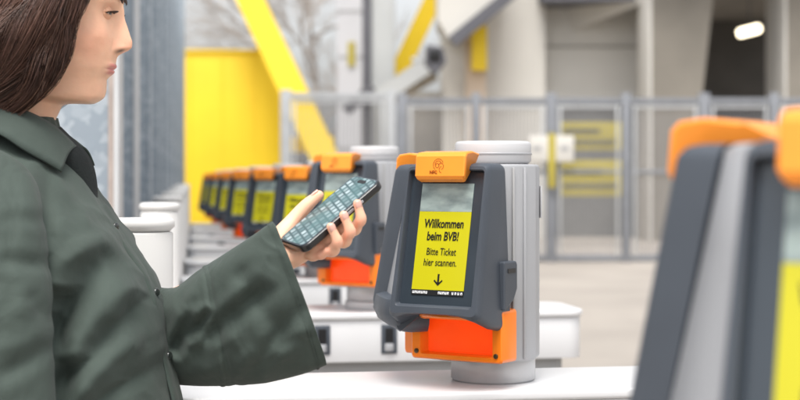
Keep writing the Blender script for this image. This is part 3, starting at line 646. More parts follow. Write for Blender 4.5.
# ------------------------------------------------------------------ vegetation
def bare_tree(name, label, base, h, seed, crown_w):
    rnd = random.Random(seed); root = empty(name, base); tag(root, label, 'tree')
    tv, tf, cv, cf = [], [], [], []
    def seg(V, F, a, b, ra, rb):
        d = (b-a).normalized(); s = d.orthogonal().normalized(); t = d.cross(s); o = len(V); n = 5
        for p, r in ((a, ra), (b, rb)):
            for i in range(n): an = 2*math.pi*i/n; V.append(p+s*r*math.cos(an)+t*r*math.sin(an))
        for i in range(n): F.append((o+i, o+(i+1) % n, o+n+(i+1) % n, o+n+i))
    def grow(p, d, L, r, lev):
        V, F = (tv, tf) if lev < 3 else (cv, cf)
        n = 3
        for i in range(n):
            q = p+d*(L/n); seg(V, F, p, q, r*(1-.12*i), r*(1-.12*(i+1))); p = q
            d = (d+Vector((rnd.gauss(0, .12), rnd.gauss(0, .12), rnd.gauss(.03, .08)))).normalized()
            if lev < 6 and i >= (1 if lev == 0 else 0):
                for _ in range(1 if lev < 2 else rnd.choice((0, 1, 1, 2))):
                    a = rnd.uniform(0, 6.28); sp = rnd.uniform(.45, .95)
                    nd = (d*math.cos(sp)+(d.orthogonal().normalized()*math.cos(a)+d.cross(d.orthogonal()).normalized()*math.sin(a))*math.sin(sp)).normalized()
                    grow(p.copy(), nd, L*rnd.uniform(.55, .78), r*.55, lev+1)
        if lev < 6: grow(p, d, L*.7, r*.65, lev+1)
    grow(Vector((0, 0, 0)), Vector((0, 0, 1)), h*.42, h*.02, 0)
    obj('trunk', mesh_from('trunk', tv, tf), 'bark', root); obj('crown', mesh_from('crown', cv, cf), 'twig', root)
    return root
bare_tree('bare_tree', 'bare winter tree behind the slanted yellow strut', (P(312, 0, 46).x, 46, 0), 8.2, 3, 3)
#bare_tree('bare_tree', 'smaller bare tree close to the grey cladding', (P(336, 0, 50).x, 50, 0), 7.0, 11, 3)
def bush(label, c, rx, rz, seed):
    rg = np.random.default_rng(seed); root = empty('hedge_bush', (c.x, c.y, 0)); tag(root, label, 'bush')
    v, f = [], []
    for k in range(1100):
        d = rg.normal(size=3); d /= np.linalg.norm(d); r = rg.uniform(.5, 1)**.4*(1+.18*math.sin(d[0]*7+d[2]*5))
        p = np.array([d[0]*rx*r, d[1]*rx*.7*r, rz+d[2]*rz*r]); a = rg.normal(size=3); a /= np.linalg.norm(a); b = np.cross(a, d); b /= np.linalg.norm(b)+1e-6
        s = rg.uniform(.04, .08); o = len(v); v += [p-a*s, p+b*s*.5, p+a*s, p-b*s*.5]; f.append((o, o+1, o+2, o+3))
    obj('foliage', mesh_from('foliage', v, f, False), 'leaf', root)
    obj('stem', cyl_mesh('stem', .05, 0, rz, 8, .005), 'bark', root)
#bush('dark green hedge bush seen through the gate frame', P(318, 150, 27), .62, 1.2, 5)
#bush('grey green bush right of the hedge, below the dark bracket', P(346, 160, 28), .5, 1.05, 6)

# ------------------------------------------------------------------ the woman (faces +X, her right side to the camera, midplane at Y = WY)
WY = 2.20
def pz(v, Y=WY): return CAMZ+(HV-v)/FPX*Y
def pxx(u, Y=WY): return (u-400)/FPX*Y
person = empty('person', (-.60, WY, 0)); tag(person, 'woman in olive green shirt with wavy brown hair holding up a phone', 'person')
PO = Vector(person.location)

def color_attr(me, cols):
    at = me.color_attributes.new('tint', 'FLOAT_COLOR', 'POINT'); at.data.foreach_set('color', np.asarray(cols, dtype=np.float32).ravel())

# --- head, neck and trunk as one loft of horizontal rings; silhouette traced from the profile
vv = [-66, -64, -58, -48, -36, -22, -8, 2, 10, 20, 30, 40, 50, 56, 62, 68, 75, 82, 90, 97, 101, 104, 106, 108, 111, 118, 128, 140, 150, 160, 180, 220, 280, 340, 420, 500, 560]
base_u = [40, 58, 78, 97, 109, 116, 120.5, 122.3, 119.5, 117.5, 117.2, 117.4, 117.0, 116.4, 115.4, 114.4, 110.4, 106.8, 104.9, 103.4, 99, 92, 82, 70, 62, 57, 54, 53, 58, 66, 78, 90, 92, 70, 60, 64, 60]
back_u = [38, 8, -18, -42, -58, -68, -73, -74, -74, -73, -71, -68, -63, -60, -56, -52, -47, -43, -38, -33, -31, -29, -28, -27, -26, -26, -28, -34, -44, -54, -66, -80, -80, -64, -76, -84, -74]
half_w = [.002, .020, .038, .056, .068, .0745, .0765, .0770, .0765, .0755, .0745, .0735, .072, .070, .068, .0655, .0625, .059, .0555, .053, .052, .0515, .051, .0505, .050, .0495, .051, .055, .066, .085, .125, .155, .14, .125, .15, .165, .16]
fb, fbk, fw = pchip(vv, base_u), pchip(vv, back_u), pchip(vv, half_w)
nose_amp = pchip([-8, 4, 10, 20, 28, 36, 43, 47, 50.5, 53, 55.5, 58], [0, 1.2, 4.6, 7.6, 10.6, 13.0, 15.0, 14.8, 11.5, 6.5, 2.0, 0])
nose_sig = pchip([0, 10, 25, 40, 50, 56], [.0065, .0062, .0075, .0105, .0120, .011])
rows = np.concatenate([np.linspace(-66, -10, 26)[:-1], np.linspace(-10, 112, 130)[:-1], np.linspace(112, 560, 46)])
NT = 150
th = np.linspace(0, 2*math.pi, NT, endpoint=False); th = th-.62*np.sin(th)            # denser at the front (theta = 0)
V, C = [], []
for v in rows:
    f, b, hw = pxx(fb(v)), pxx(fbk(v)), fw(v)
    xc = f-(f-b)*(.46 if v < 108 else .5); a1 = f-xc; a2 = xc-b
    c, s = np.cos(th), np.sin(th)
    fp = float(np.interp(v, [-10, 5, 40, 60, 75, 100, 108], [.95, .72, .78, .95, 1.0, .98, .95]))                                                   # flatter face
    x = np.where(c > 0, xc+a1*np.abs(c)**fp, xc-a2*np.abs(c)**.9); y = hw*np.sign(s)*np.abs(s)**.93
    front = np.clip(c, 0, 1)
    if -8 < v < 58:
        x = x+nose_amp(v)/FPX*WY*np.exp(-(y/nose_sig(v))**2*.9)*(front > 0)
    # nostril wings
    x = x+.0042*np.exp(-((v-49)/5)**2)*np.exp(-((np.abs(y)-.0135)/.0045)**2)*(front > 0)
    x = x-.0020*np.exp(-((v-47.5)/4.5)**2)*np.exp(-((np.abs(y)-.0205)/.0022)**2)*(front > 0)
    # nostril pits just under the wing
    x = x-.0035*np.exp(-((v-54)/1.8)**2)*np.exp(-((np.abs(y)-.0085)/.003)**2)*(front > 0)
    # eye sockets, cheekbones, lips, chin
    x = x-.0042*np.exp(-((v-14)/9)**2)*np.exp(-((np.abs(y)-.029)/.013)**2)*(front > 0)
    x = x+.0030*np.exp(-((v-2)/5)**2)*np.exp(-((np.abs(y)-.033)/.018)**2)*(front > 0)
    ch = .0040*np.exp(-((v-38)/15)**2)*np.exp(-((np.abs(y)-.046)/.016)**2)*(front > 0); x = x+ch*.6; y = y+np.sign(y)*ch*.7
    lipw = np.exp(-(y/.023)**4)*(front > 0)
    x = x+lipw*((.0022)*np.exp(-((v-66.5)/2.4)**2)+.0026*np.exp(-((v-72.5)/2.7)**2)-.0030*np.exp(-((v-69.6)/1.0)**2)-.0022*np.exp(-((v-79)/3)**2))
    x = x+.0020*np.exp(-((v-92)/6)**2)*np.exp(-(y/.016)**2)*(front > 0)
    z = np.full(NT, pz(v))
    z = z+np.clip((pxx(100)-x)-.012, 0, .09)*.20*math.exp(-((v-105)/22)**2)               # jaw line rises towards the ear
    V += list(zip(x, WY+y, z))
    lip = np.exp(-((v-66.5)/2.3)**4)*np.exp(-(y/.0225)**6)*(front > 0)+np.exp(-((v-72.5)/2.7)**4)*np.exp(-(y/.020)**6)*(front > 0)+.9*np.exp(-((v-69.5)/.8)**2)*np.exp(-(y/.0235)**6)*(front > 0); lip = np.clip(lip, 0, 1)
    blush = .55*np.exp(-((v-46)/16)**2)*np.exp(-((np.abs(y)-.052)/.02)**2)*(front > 0)+.6*np.exp(-((v-45)/7)**2)*np.exp(-(y/.018)**2)*(front > 0)
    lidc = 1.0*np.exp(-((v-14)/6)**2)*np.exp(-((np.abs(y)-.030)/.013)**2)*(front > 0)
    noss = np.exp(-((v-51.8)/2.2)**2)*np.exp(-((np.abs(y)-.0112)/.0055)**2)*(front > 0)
    mott = [mnoise.noise(Vector((a_*55, b_*55, pz(v)*55)))*.035+mnoise.noise(Vector((a_*190, b_*190, pz(v)*190)))*.035+max(0, mnoise.noise(Vector((a_*620, b_*620, pz(v)*620)))-.35)*.22 for a_, b_ in zip(x, y)]
    for L, B, D, N, W_ in zip(lip, np.clip(blush, 0, 1), lidc, noss, mott):
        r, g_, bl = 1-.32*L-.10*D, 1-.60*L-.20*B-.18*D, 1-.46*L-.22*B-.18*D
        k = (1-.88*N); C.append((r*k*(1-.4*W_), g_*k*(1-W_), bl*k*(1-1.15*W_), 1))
F = grid_faces(len(rows), NT, 0, True); F.append(tuple(range(NT-1, -1, -1))); F.append(tuple((len(rows)-1)*NT+j for j in range(NT)))
V_HEAD = V
BV, BF, BC = [Vector(p) for p in V], F, C

def add_part(me_v, me_f, tint=(1, 1, 1, 1)):
    o = len(BV); BV.extend(me_v); BF.extend([tuple(i+o for i in f) for f in me_f]); BC.extend([tint]*len(me_v))
def tube_geo(path, radii, n=14, k=6):
    p = crom(path, len(path)*k); r = crom([[x] for x in radii], len(path)*k)[:, 0]; v, f = [], []
    prev = None
    for i in range(len(p)):
        d = Vector(p[min(i+1, len(p)-1)]-p[max(i-1, 0)]).normalized()
        s = (prev-d*prev.dot(d)).normalized() if prev else d.orthogonal().normalized(); prev = s; t = d.cross(s)
        for j in range(n): a = 2*math.pi*j/n; v.append(Vector(p[i])+s*r[i]*math.cos(a)+t*r[i]*math.sin(a))
    f = grid_faces(len(p), n, 0, True)+[tuple(range(n-1, -1, -1)), tuple((len(p)-1)*n+j for j in range(n))]
    return v, f
def remeshed(parts, voxel, it=8, fac=.6):                       # fuse overlapping closed shapes into one skin
    v, f = [], []
    for pv, pf in parts:
        o = len(v); v += pv; f += [tuple(i+o for i in q) for q in pf]
    me = mesh_from('skin', v, f); bm = bmesh.new(); bm.from_mesh(me); bmesh.ops.recalc_face_normals(bm, faces=bm.faces); bm.to_mesh(me); bm.free()
    o = bpy.data.objects.new('skin', me); col.objects.link(o)
    m1 = o.modifiers.new('r', 'REMESH'); m1.mode = 'VOXEL'; m1.voxel_size = voxel
    m2 = o.modifiers.new('s', 'SMOOTH'); m2.iterations = it; m2.factor = fac
    dg = bpy.context.evaluated_depsgraph_get(); dg.update(); e = o.evaluated_get(dg); r = e.to_mesh()
    rv = [x.co.copy() for x in r.vertices]; rf = [tuple(p.vertices) for p in r.polygons]; e.to_mesh_clear(); bpy.data.objects.remove(o)
    return rv, rf
def ball(c, r, n=10, sc=(1, 1, 1)):
    bm = bmesh.new(); bmesh.ops.create_uvsphere(bm, u_segments=n*2, v_segments=n, radius=1)
    v = [Vector((x.co.x*r*sc[0], x.co.y*r*sc[1], x.co.z*r*sc[2]))+Vector(c) for x in bm.verts]; bm.verts.index_update(); f = [tuple(q.index for q in p.verts) for p in bm.faces]; bm.free(); return v, f
def capsule(path, radii, n=12):
    v, f = tube_geo(path, radii, n, 5); parts = [(v, f)]
    for p, r in ((path[0], radii[0]), (path[-1], radii[-1])): parts.append(ball(p, r*.995, 8))
    return parts

# --- phone frame of reference, from its outline in the photograph
EL = Vector((.702, .36, .607)).normalized(); ES = Vector((.529, -.842, -.108)); ES = (ES-EL*ES.dot(EL)).normalized(); EN = ES.cross(EL)
PC = P(329.5, 210.5, 2.10)
def H(s, l, n): return PC+ES*s+EL*l+EN*n
phone = bpy.data.objects.new('smartphone', None); col.objects.link(phone); phone.empty_display_size = .05
Rm = Matrix((ES, EL, EN)).transposed(); phone.matrix_world = Matrix.Translation(PC) @ Rm.to_4x4()
tag(phone, 'black smartphone with teal app screen held up in the woman\'s hand', 'phone')
def slab(name, hx, hy, z0, z1, r, bev):
    pts = []
    for cx, cy, a0 in ((hx-r, hy-r, 0), (-hx+r, hy-r, 90), (-hx+r, -hy+r, 180), (hx-r, -hy+r, 270)):
        for i in range(9): a = R(a0+90*i/8); pts.append((cx+r*math.cos(a), cy+r*math.sin(a)))
    return prism_mesh(name, pts, z0, z1, bev, 3, 30)
cs = obj('case', slab('case', .0375, .0755, -.0105, .0004, .012, .0025), 'case', phone)
obj('glass', slab('glass', .0358, .0738, .0002, .0010, .0105, .0003), 'dark2', phone)
obj('display', slab('display', .0336, .0716, .0011, .0013, .009, 0), 'phone_scr', phone)
obj('camera_notch', slab('camera_notch', .0105, .0032, .00135, .00155, .003, 0), 'black', phone, (0, .0640, 0))
for yb, hb in ((.030, .006), (.012, .006)): obj('side_button', box_mesh('side_button', (.0372, yb-hb, -.007), (.0385, yb+hb, -.003), .0005), 'lgrey', phone)

# --- left hand round the phone: palm below it, thumb along the far edge, fingertips over the near edge
parts = []
wrist = H(-.036, -.112, -.016)
mcp = [H(-.014, .006, -.026), H(-.010, -.018, -.030), H(-.010, -.040, -.030), H(-.014, -.060, -.027)]
for i, m_ in enumerate(mcp): parts += capsule([wrist.lerp(H(-.03, -.085, -.022), .3)+ES*(.006*i-.006), wrist.lerp(m_, .55)-EN*.004, m_], [.017, .0165, .0125])
parts += [ball(H(.010, -.028, -.031), .0150, 10), ball(H(.010, -.006, -.030), .0130, 10), ball(H(.006, -.046, -.031), .0150, 10), ball(H(-.030, -.062, -.026), .021, 10), ball(H(-.022, -.040, -.026), .018, 10)]
fing = [  # knuckle, first joint, second joint, tip in phone coordinates
    [(-.014, .002, -.026), (.028, .005, -.033), (.0465, .015, -.020), (.0450, .0235, .0010)],
    [(-.010, -.020, -.030), (.030, -.017, -.036), (.0490, -.009, -.022), (.0460, -.003, .0015)],
    [(-.010, -.040, -.030), (.028, -.038, -.036), (.0475, -.032, -.022), (.0450, -.0275, .0005)],
    [(-.016, -.058, -.027), (.004, -.058, -.034), (.0200, -.052, -.034), (.0300, -.046, -.030)]]
fr_ = [[.0118, .0098, .0080, .0064], [.0120, .0100, .0082, .0066], [.0115, .0096, .0079, .0063], [.0095, .0084, .0072, .0058]]
for q, r in zip(fing, fr_):
    pts_, rad_ = [], []
    for i_ in range(4):
        pts_.append(H(*q[i_])); rad_.append(r[i_]*(1.06 if i_ in (1, 2) else 1))
        if i_ < 3: pts_.append(H(*q[i_]).lerp(H(*q[i_+1]), .5)+(-EN*.0015 if i_ == 0 else ES*.0012)); rad_.append((r[i_]+r[i_+1])*.5*(.90 if i_ else .97))
    parts += capsule(pts_, rad_)
thumb = [H(-.046, -.098, -.018), H(-.052, -.070, -.008), H(-.0555, -.036, -.001), H(-.0500, -.008, .0065), H(-.0420, .014, .0100)]
parts += capsule(thumb, [.018, .0165, .0120, .0100, .0075])
elbow = Vector((-.385, 2.30, 1.11)); shoulder = Vector((-.60, 2.36, 1.345))
parts += capsule([wrist+EL*.012, wrist, wrist.lerp(elbow, .35), wrist.lerp(elbow, .75), elbow], [.0225, .0215, .0255, .032, .034], 16)
hv_, hf_ = remeshed(parts, .0013, 10, .55)
tips = [H(*q[-1]) for q in fing]+[thumb[-1]]+[H(*q[2]) for q in fing]
o0 = len(BV); add_part(hv_, hf_)
for i in range(o0, len(BV)):                                    # warmer fingertips and knuckles
    d = min((BV[i]-t).length for t in tips); k = math.exp(-(d/.011)**2)*.8; BC[i] = (1.0, 1-.24*k, 1-.22*k, 1)
# upper left arm, right arm with relaxed hand, legs
add_part(*tube_geo([elbow, shoulder.lerp(elbow, .4), shoulder], [.042, .047, .055]))
rs, re_, rw = Vector((-.62, 2.05, 1.295)), Vector((-.605, 1.955, 1.06)), Vector((-.585, 1.945, .80))
add_part(*tube_geo([rs, rs.lerp(re_, .5), re_, re_.lerp(rw, .5), rw], [.045, .045, .041, .033, .023]))
parts = capsule([rw, rw+Vector((.012, 0, -.05)), rw+Vector((.02, 0, -.09))], [.022, .026, .022])
for k in range(4):
    b0 = rw+Vector((-.008+.017*k, .004*(k % 2), -.085)); parts += capsule([b0, b0+Vector((.008, .004, -.035)), b0+Vector((.006, .016, -.062)), b0+Vector((.0, .024, -.078+.006*abs(k-1.5)))], [.0095, .0088, .008, .007])
parts += capsule([rw+Vector((.025, .002, -.03)), rw+Vector((.046, .012, -.06)), rw+Vector((.048, .02, -.09))], [.012, .0105, .008])
add_part(*remeshed(parts, .0022, 6, .5))
for sy in (-1, 1): add_part(*tube_geo([Vector((-.63, WY+sy*.085, .90)), Vector((-.62, WY+sy*.09, .70)), Vector((-.615, WY+sy*.09, .48)), Vector((-.63, WY+sy*.09, .28)), Vector((-.635, WY+sy*.09, .09))], [.085, .078, .055, .05, .036]))
me = mesh_from('body', [p-PO for p in BV], BF); color_attr(me, BC); body = obj('body', me, 'skin', person)

# nails
def nail(c, nrm, along, w, l):
    nrm = nrm.normalized(); along = (along-nrm*along.dot(nrm)).normalized(); sd_ = nrm.cross(along); v = []
    for i in range(7):
        for j in range(5):
            a = (i/6-.5)*2; b = (j/4-.5)*2; ww = w*(1-.25*max(0, a)**2-.12*max(0, -a)**2); v.append(c+along*a*l+sd_*b*ww-nrm*(b*b*.0016+a*a*.0006))
    me = mesh_from('nail', [p-PO for p in v], grid_faces(7, 5)); o = obj('nail', me, 'nail', body); md = o.modifiers.new('t', 'SOLIDIFY'); md.thickness = .0006
for q, r in list(zip(fing, fr_))[:3]:
    a, b = H(*q[2]), H(*q[3]); al = (b-a).normalized(); out = (ES*.9+EN*.45); out = (out-al*out.dot(al)).normalized()
    nail(b-al*.0005+out*r[3]*1.02, out, al, .0046, .0055)
al = (thumb[-1]-thumb[-2]).normalized(); out = (-ES*.25+EN*.9); out = (out-al*out.dot(al)).normalized(); nail(thumb[-1]-al*.003+out*.0080, out, al, .0056, .0068)

# eyes, lids, lashes, brows
for sy in (-1, 1):
    zs = pz(14.5); xs_ = max(p.x for p in BV[:len(V_HEAD)] if abs(p.z-zs) < .0012 and abs(p.y-WY-sy*.0265) < .0018); ec = Vector((xs_-.0126+.0040, WY+sy*.0265, zs))
    ev, ef = ball((0, 0, 0), .0118, 14); e = obj('eye', mesh_from('eye', ev, ef), 'eye', person, ec-PO)
    d = Vector((.86, sy*.06, -.30)).normalized(); iv, if_ = ball((0, 0, 0), .0060, 10, (.45, 1, 1)); io = obj('iris', mesh_from('iris', iv, if_), 'iris', e, d*.0098); io.rotation_euler = d.to_track_quat('X', 'Z').to_euler()
    # lids: two shells over the ball that meet at both corners and leave an almond opening
    for nm, edge, far in (('upper_lid', 7, 85), ('lower_lid', -20, -85)):
        v = []
        for i in range(9):
            for j in range(31):
                az = R(-125+250*j/30); op = max(0., math.cos(min(1, abs(az)/R(64))*math.pi/2))**.75
                e0 = -5+(edge+5)*op; el = R(e0+(far-e0)*i/8); rr = .0126+.0005*(i == 0)
                v.append(Vector((rr*math.cos(el)*math.cos(az), rr*math.cos(el)*math.sin(az), rr*math.sin(el))))
        me = mesh_from(nm, v, grid_faces(9, 31)); color_attr(me, [(.88, .76, .72, 1)]*len(v)); o = obj(nm, me, 'skin', person, ec-PO); md = o.modifiers.new('t', 'SOLIDIFY'); md.thickness = .0010; md.offset = 0
    v, f = [], []
    for k in range(46):
        az = R(-62+124*k/45+random.uniform(-2, 2)); el = R(-5+11*max(0, math.cos(az/R(64)*math.pi/2))**.75); st_ = Vector((.0131*math.cos(el)*math.cos(az), .0131*math.cos(el)*math.sin(az), .0131*math.sin(el)))
        dr = Vector((math.cos(az*.9), math.sin(az*.9), -.12)); L = .0088*(.7+.3*math.cos(az)); sd_ = dr.cross(Vector((0, 0, 1))).normalized()*.00075; o_ = len(v)
        v += [st_-sd_, st_+sd_, st_+dr*L*.5+sd_*.7-Vector((0, 0, .0006)), st_+dr*L*.5-sd_*.7-Vector((0, 0, .0006)), st_+dr*L+Vector((0, 0, .0018))]; f += [(o_, o_+1, o_+2, o_+3), (o_+3, o_+2, o_+4)]
    lo_ = obj('lashes', mesh_from('lashes', v, f, False), 'lash', person, ec-PO); md = lo_.modifiers.new('t', 'SOLIDIFY'); md.thickness = .0005
    v, f = [], []
    for k in range(170):
        t = random.random(); yy = .012+t*.042; hh = -.003+.010*math.sin(min(1, t*1.25)*math.pi*.62)-.006*max(0, t-.7)/.3; base_v = 1.5-hh*500
        xx = pxx(fb(base_v))+.0035-(yy/.074)**2*.030; c = Vector((xx+random.uniform(0, .002), WY+sy*yy, pz(base_v)+random.uniform(-.003, .003)*(1-.6*t))); dr = Vector((-.25*yy/.03, sy*.8, .35-.5*t)).normalized()*random.uniform(.004, .007); sd_ = Vector((.0002, 0, .0005)); o_ = len(v)
        v += [c-sd_, c+sd_, c+dr]; f.append((o_, o_+1, o_+2))
    bo = obj('eyebrow', mesh_from('eyebrow', [p-PO for p in v], f, False), 'brow', person); md = bo.modifiers.new('t', 'SOLIDIFY'); md.thickness = .0007

# --- hair: inner shell plus strands swept back from the parting to the shoulder blades
def hair_guides(sy):
    fr = [(74, -66, .012), (96, -40, .052), (94, -8, .0745), (88, 20, .083), (78, 46, .088), (62, 70, .092), (42, 92, .094), (16, 112, .092), (-16, 134, .092), (-40, 165, .10)]
    md_ = [(66, -74, .008), (70, -56, .052), (62, -28, .086), (46, 0, .100), (24, 30, .107), (0, 58, .107), (-24, 86, .104), (-46, 116, .102), (-62, 150, .106), (-72, 190, .115)]
    bk = [(26, -84, .004), (-14, -70, .026), (-54, -34, .040), (-84, 10, .042), (-98, 62, .036), (-100, 92, .040), (-102, 122, .044), (-106, 152, .050), (-110, 182, .055), (-112, 215, .058)]
    g_ = []
    for G in (fr, md_, bk): g_.append(crom([[pxx(u), WY+sy*y, pz(v)] for u, v, y in G], 22))
    return g_
def hair_pt(G, t):
    a, b, c = G
    return a*(1-t)*(1-2*t)+b*4*t*(1-t)+c*t*(2*t-1)
hv, hf, hc = [], [], []
def strand(p, r0, tint):
    n = len(p); o = len(hv)
    for i in range(n):
        d = p[min(i+1, n-1)]-p[max(i-1, 0)]; d /= np.linalg.norm(d)+1e-9
        s = np.cross(d, (0, 0, 1.)); s /= np.linalg.norm(s)+1e-9; t = np.cross(d, s); r = r0*(1 if i < n-4 else (n-i)/5)
        for a in (0, 2.094, 4.189): hv.append(p[i]+r*(s*math.cos(a)+t*math.sin(a))); hc.append(tint)
    for i in range(n-1):
        for j in range(3): a = o+i*3+j; b = o+i*3+(j+1) % 3; hf.append((a, b, b+3, a+3))
for sy, N in ((-1, 9500), (1, 1500)):
    G = hair_guides(sy); K = 60
    cl = [(random.random(), random.uniform(0, 6.28), random.uniform(.7, 1.3), random.uniform(-.004, .006), random.uniform(.68, 1.4)) for _ in range(K)]
    cl.sort()
    for k in range(N):
        c = random.choice(cl); t = min(1, max(-.03, c[0]+random.gauss(0, .026))); p = hair_pt(G, t).copy(); n = len(p); s = np.linspace(0, 1, n)
        amp = (.002+.023*s**.8)*(.6+.5*c[2]); ph = 2.6*math.sin(c[0]*8)+c[1]*.28+s*10.5
        nrm = np.array([0, sy, 0.])
        p[:, 0] += amp*np.sin(ph); p[:, 1] += sy*(amp*.75*np.cos(ph)+c[3]*np.sin(s*math.pi)); p[:, 2] += amp*.35*np.sin(ph+1)
        jit = rng.normal(size=3)*.0042; p += np.outer(np.minimum(1, s*3+.25), jit)
        p += np.cumsum(rng.normal(size=(n, 3))*.00055, axis=0); p[:, 1] += sy*random.uniform(-.006, .003)
        p[:, 0] += np.maximum(0, -.0)*s
        if random.random() < .05: p[:, 1] += sy*.006*s; p[:, 0] += random.uniform(-.012, .020)*s; p[:, 2] += random.uniform(-.004, .006)*s
        L = random.uniform(.82, 1); q = p[:max(8, int(n*L))]
        b_ = c[4]*random.uniform(.7, 1.35); strand(q, random.uniform(.00030, .00062), (b_*1.0, b_*random.uniform(.92, 1.02), b_*random.uniform(.9, 1.05), 1))
o_sh = len(hv)
for sy in (-1, 1):                                             # shell under the strands, closed over the skull
    G = hair_guides(sy); nt_ = 26; o = len(hv)
    for i in range(nt_):
        p = hair_pt(G, i/(nt_-1)).copy(); p[:, 1] -= sy*np.minimum(.008, np.abs(p[:, 1]-WY)*.5)
        if i == 0: p[:, 0] -= .004
        for q in p: hv.append(q); hc.append((.55, .55, .55, 1))
    hf += grid_faces(nt_, 22, o)
me = mesh_from('hair', [Vector(p)-PO for p in hv], hf); color_attr(me, hc); obj('hair', me, 'hair', person)

# --- shirt: trunk, two sleeves, collar, placket, buttons
svv = [118, 126, 134, 143, 152, 164, 178, 200, 225, 250, 275, 300, 325, 350, 375, 400, 440, 480, 540]
sfu = [54, 56, 58, 62, 66, 74, 84, 97, 113, 131, 147, 157, 162, 166, 171, 177, 182, 182, 176]
sbx = [-.635, -.645, -.66, -.68, -.70, -.715, -.725, -.74, -.75, -.75, -.745, -.745, -.745, -.75, -.755, -.76, -.765, -.765, -.76]
shw = [.058, .062, .072, .092, .115, .146, .171, .192, .198, .196, .193, .190, .190, .192, .195, .198, .203, .206, .206]
ff_, fbx, fhw = pchip(svv, sfu), pchip(svv, sbx), pchip(svv, shw)
def wrinkle(p, k=1.0):                                       # soft ridges and pinched creases of loose cotton
    q = Vector((p[0]*7+p[2]*5, p[1]*5, p[2]*6-p[0]*3)); n1 = mnoise.noise(q+Vector((3.1, 0, 0))*mnoise.noise(q*.7)); q2 = Vector((p[0]*19+p[2]*9, p[1]*12, p[2]*13-p[0]*8)); n2 = mnoise.noise(q2+Vector((1.2, 0, .8))*n1)
    return k*(.0090*((1-min(1, abs(n1)*2.2))**2-.30)+.0038*((1-min(1, abs(n2)*2.4))**2-.3))
def seg_dist(X, Z, a, b):
    ax, az, bx_, bz = a[0], a[1], b[0], b[1]; t = np.clip(((X-ax)*(bx_-ax)+(Z-az)*(bz-az))/((bx_-ax)**2+(bz-az)**2), 0, 1)
    px_, pz_ = ax+t*(bx_-ax), az+t*(bz-az); side = (X-ax)*(bz-az)-(Z-az)*(bx_-ax)
    return np.hypot(X-px_, Z-pz_), t, np.sign(side)
def UV(u, v, Y): return (pxx(u, Y), pz(v, Y))
torso_folds = [  # photo start, end, half width (m), depth (m)
    ((52, 400), (132, 306), .016, -.014), ((62, 330), (98, 262), .020, -.017), ((98, 262), (128, 280), .016, -.008), ((40, 170), (52, 235), .010, -.009), ((28, 165), (36, 220), .008, .006),
    ((70, 385), (150, 330), .014, .009), ((60, 300), (70, 400), .016, -.012), ((90, 400), (150, 372), .012, -.006), ((75, 215), (120, 255), .018, .006), ((55, 250), (95, 225), .012, -.005), ((110, 330), (150, 300), .010, .004), ((112, 300), (140, 268), .010, .004),
    ((58, 350), (110, 352), .012, .005), ((60, 175), (98, 222), .008, .003), ((84, 392), (120, 345), .010, .006)]
rows = np.linspace(118, 540, 250); NT = 220; th = np.linspace(0, 2*math.pi, NT, endpoint=False); V = []
for v in rows:
    f, b, hw = pxx(ff_(v)), fbx(v), fhw(v); xc = b+(f-b)*.48; c, s = np.cos(th), np.sin(th)
    x = np.where(c > 0, xc+(f-xc)*np.abs(c)**.92, xc-(xc-b)*np.abs(c)**.85); y = hw*np.sign(s)*np.abs(s)**.88; z = np.full(NT, pz(v))
    # bust fullness and the hollow below it
    bu = .020*np.exp(-((x-pxx(96, 2.08))/.055)**2-((z-pz(240, 2.08))/.045)**2); y = y+np.sign(y)*bu
    near = (y < 0)
    dx = np.zeros(NT); 
    for (a, b_, wdt, dep) in torso_folds:
        A, B = UV(a[0], a[1], 2.06), UV(b_[0], b_[1], 2.06); d, t, sg_ = seg_dist(x, z, A, B)
        dx = dx+1.7*dep*np.exp(-(d/wdt)**2)*(.55+.45*np.sin(t*math.pi))+.6*abs(dep)*np.exp(-((d-wdt*1.7)/wdt)**2)
    nx, ny = c*.35, s
    y = y+ny*dx; x = x+nx*dx*.6
    wob = .0022*np.sin(th*9+v*.045)+.0016*np.sin(th*17-v*.08+1)
    fad = min(1, max(0, (v-150)/60)); wob = wob*.5+np.array([wrinkle((a_, b_, c_), .75) for a_, b_, c_ in zip(x, y, z)])*fad*(.35+.65*np.abs(s))
    x = x+c*wob; y = y+s*wob
    V += list(zip(x, WY+y, z))
F = grid_faces(len(rows), NT, 0, True); SV = [Vector(p) for p in V]; SF = list(F)

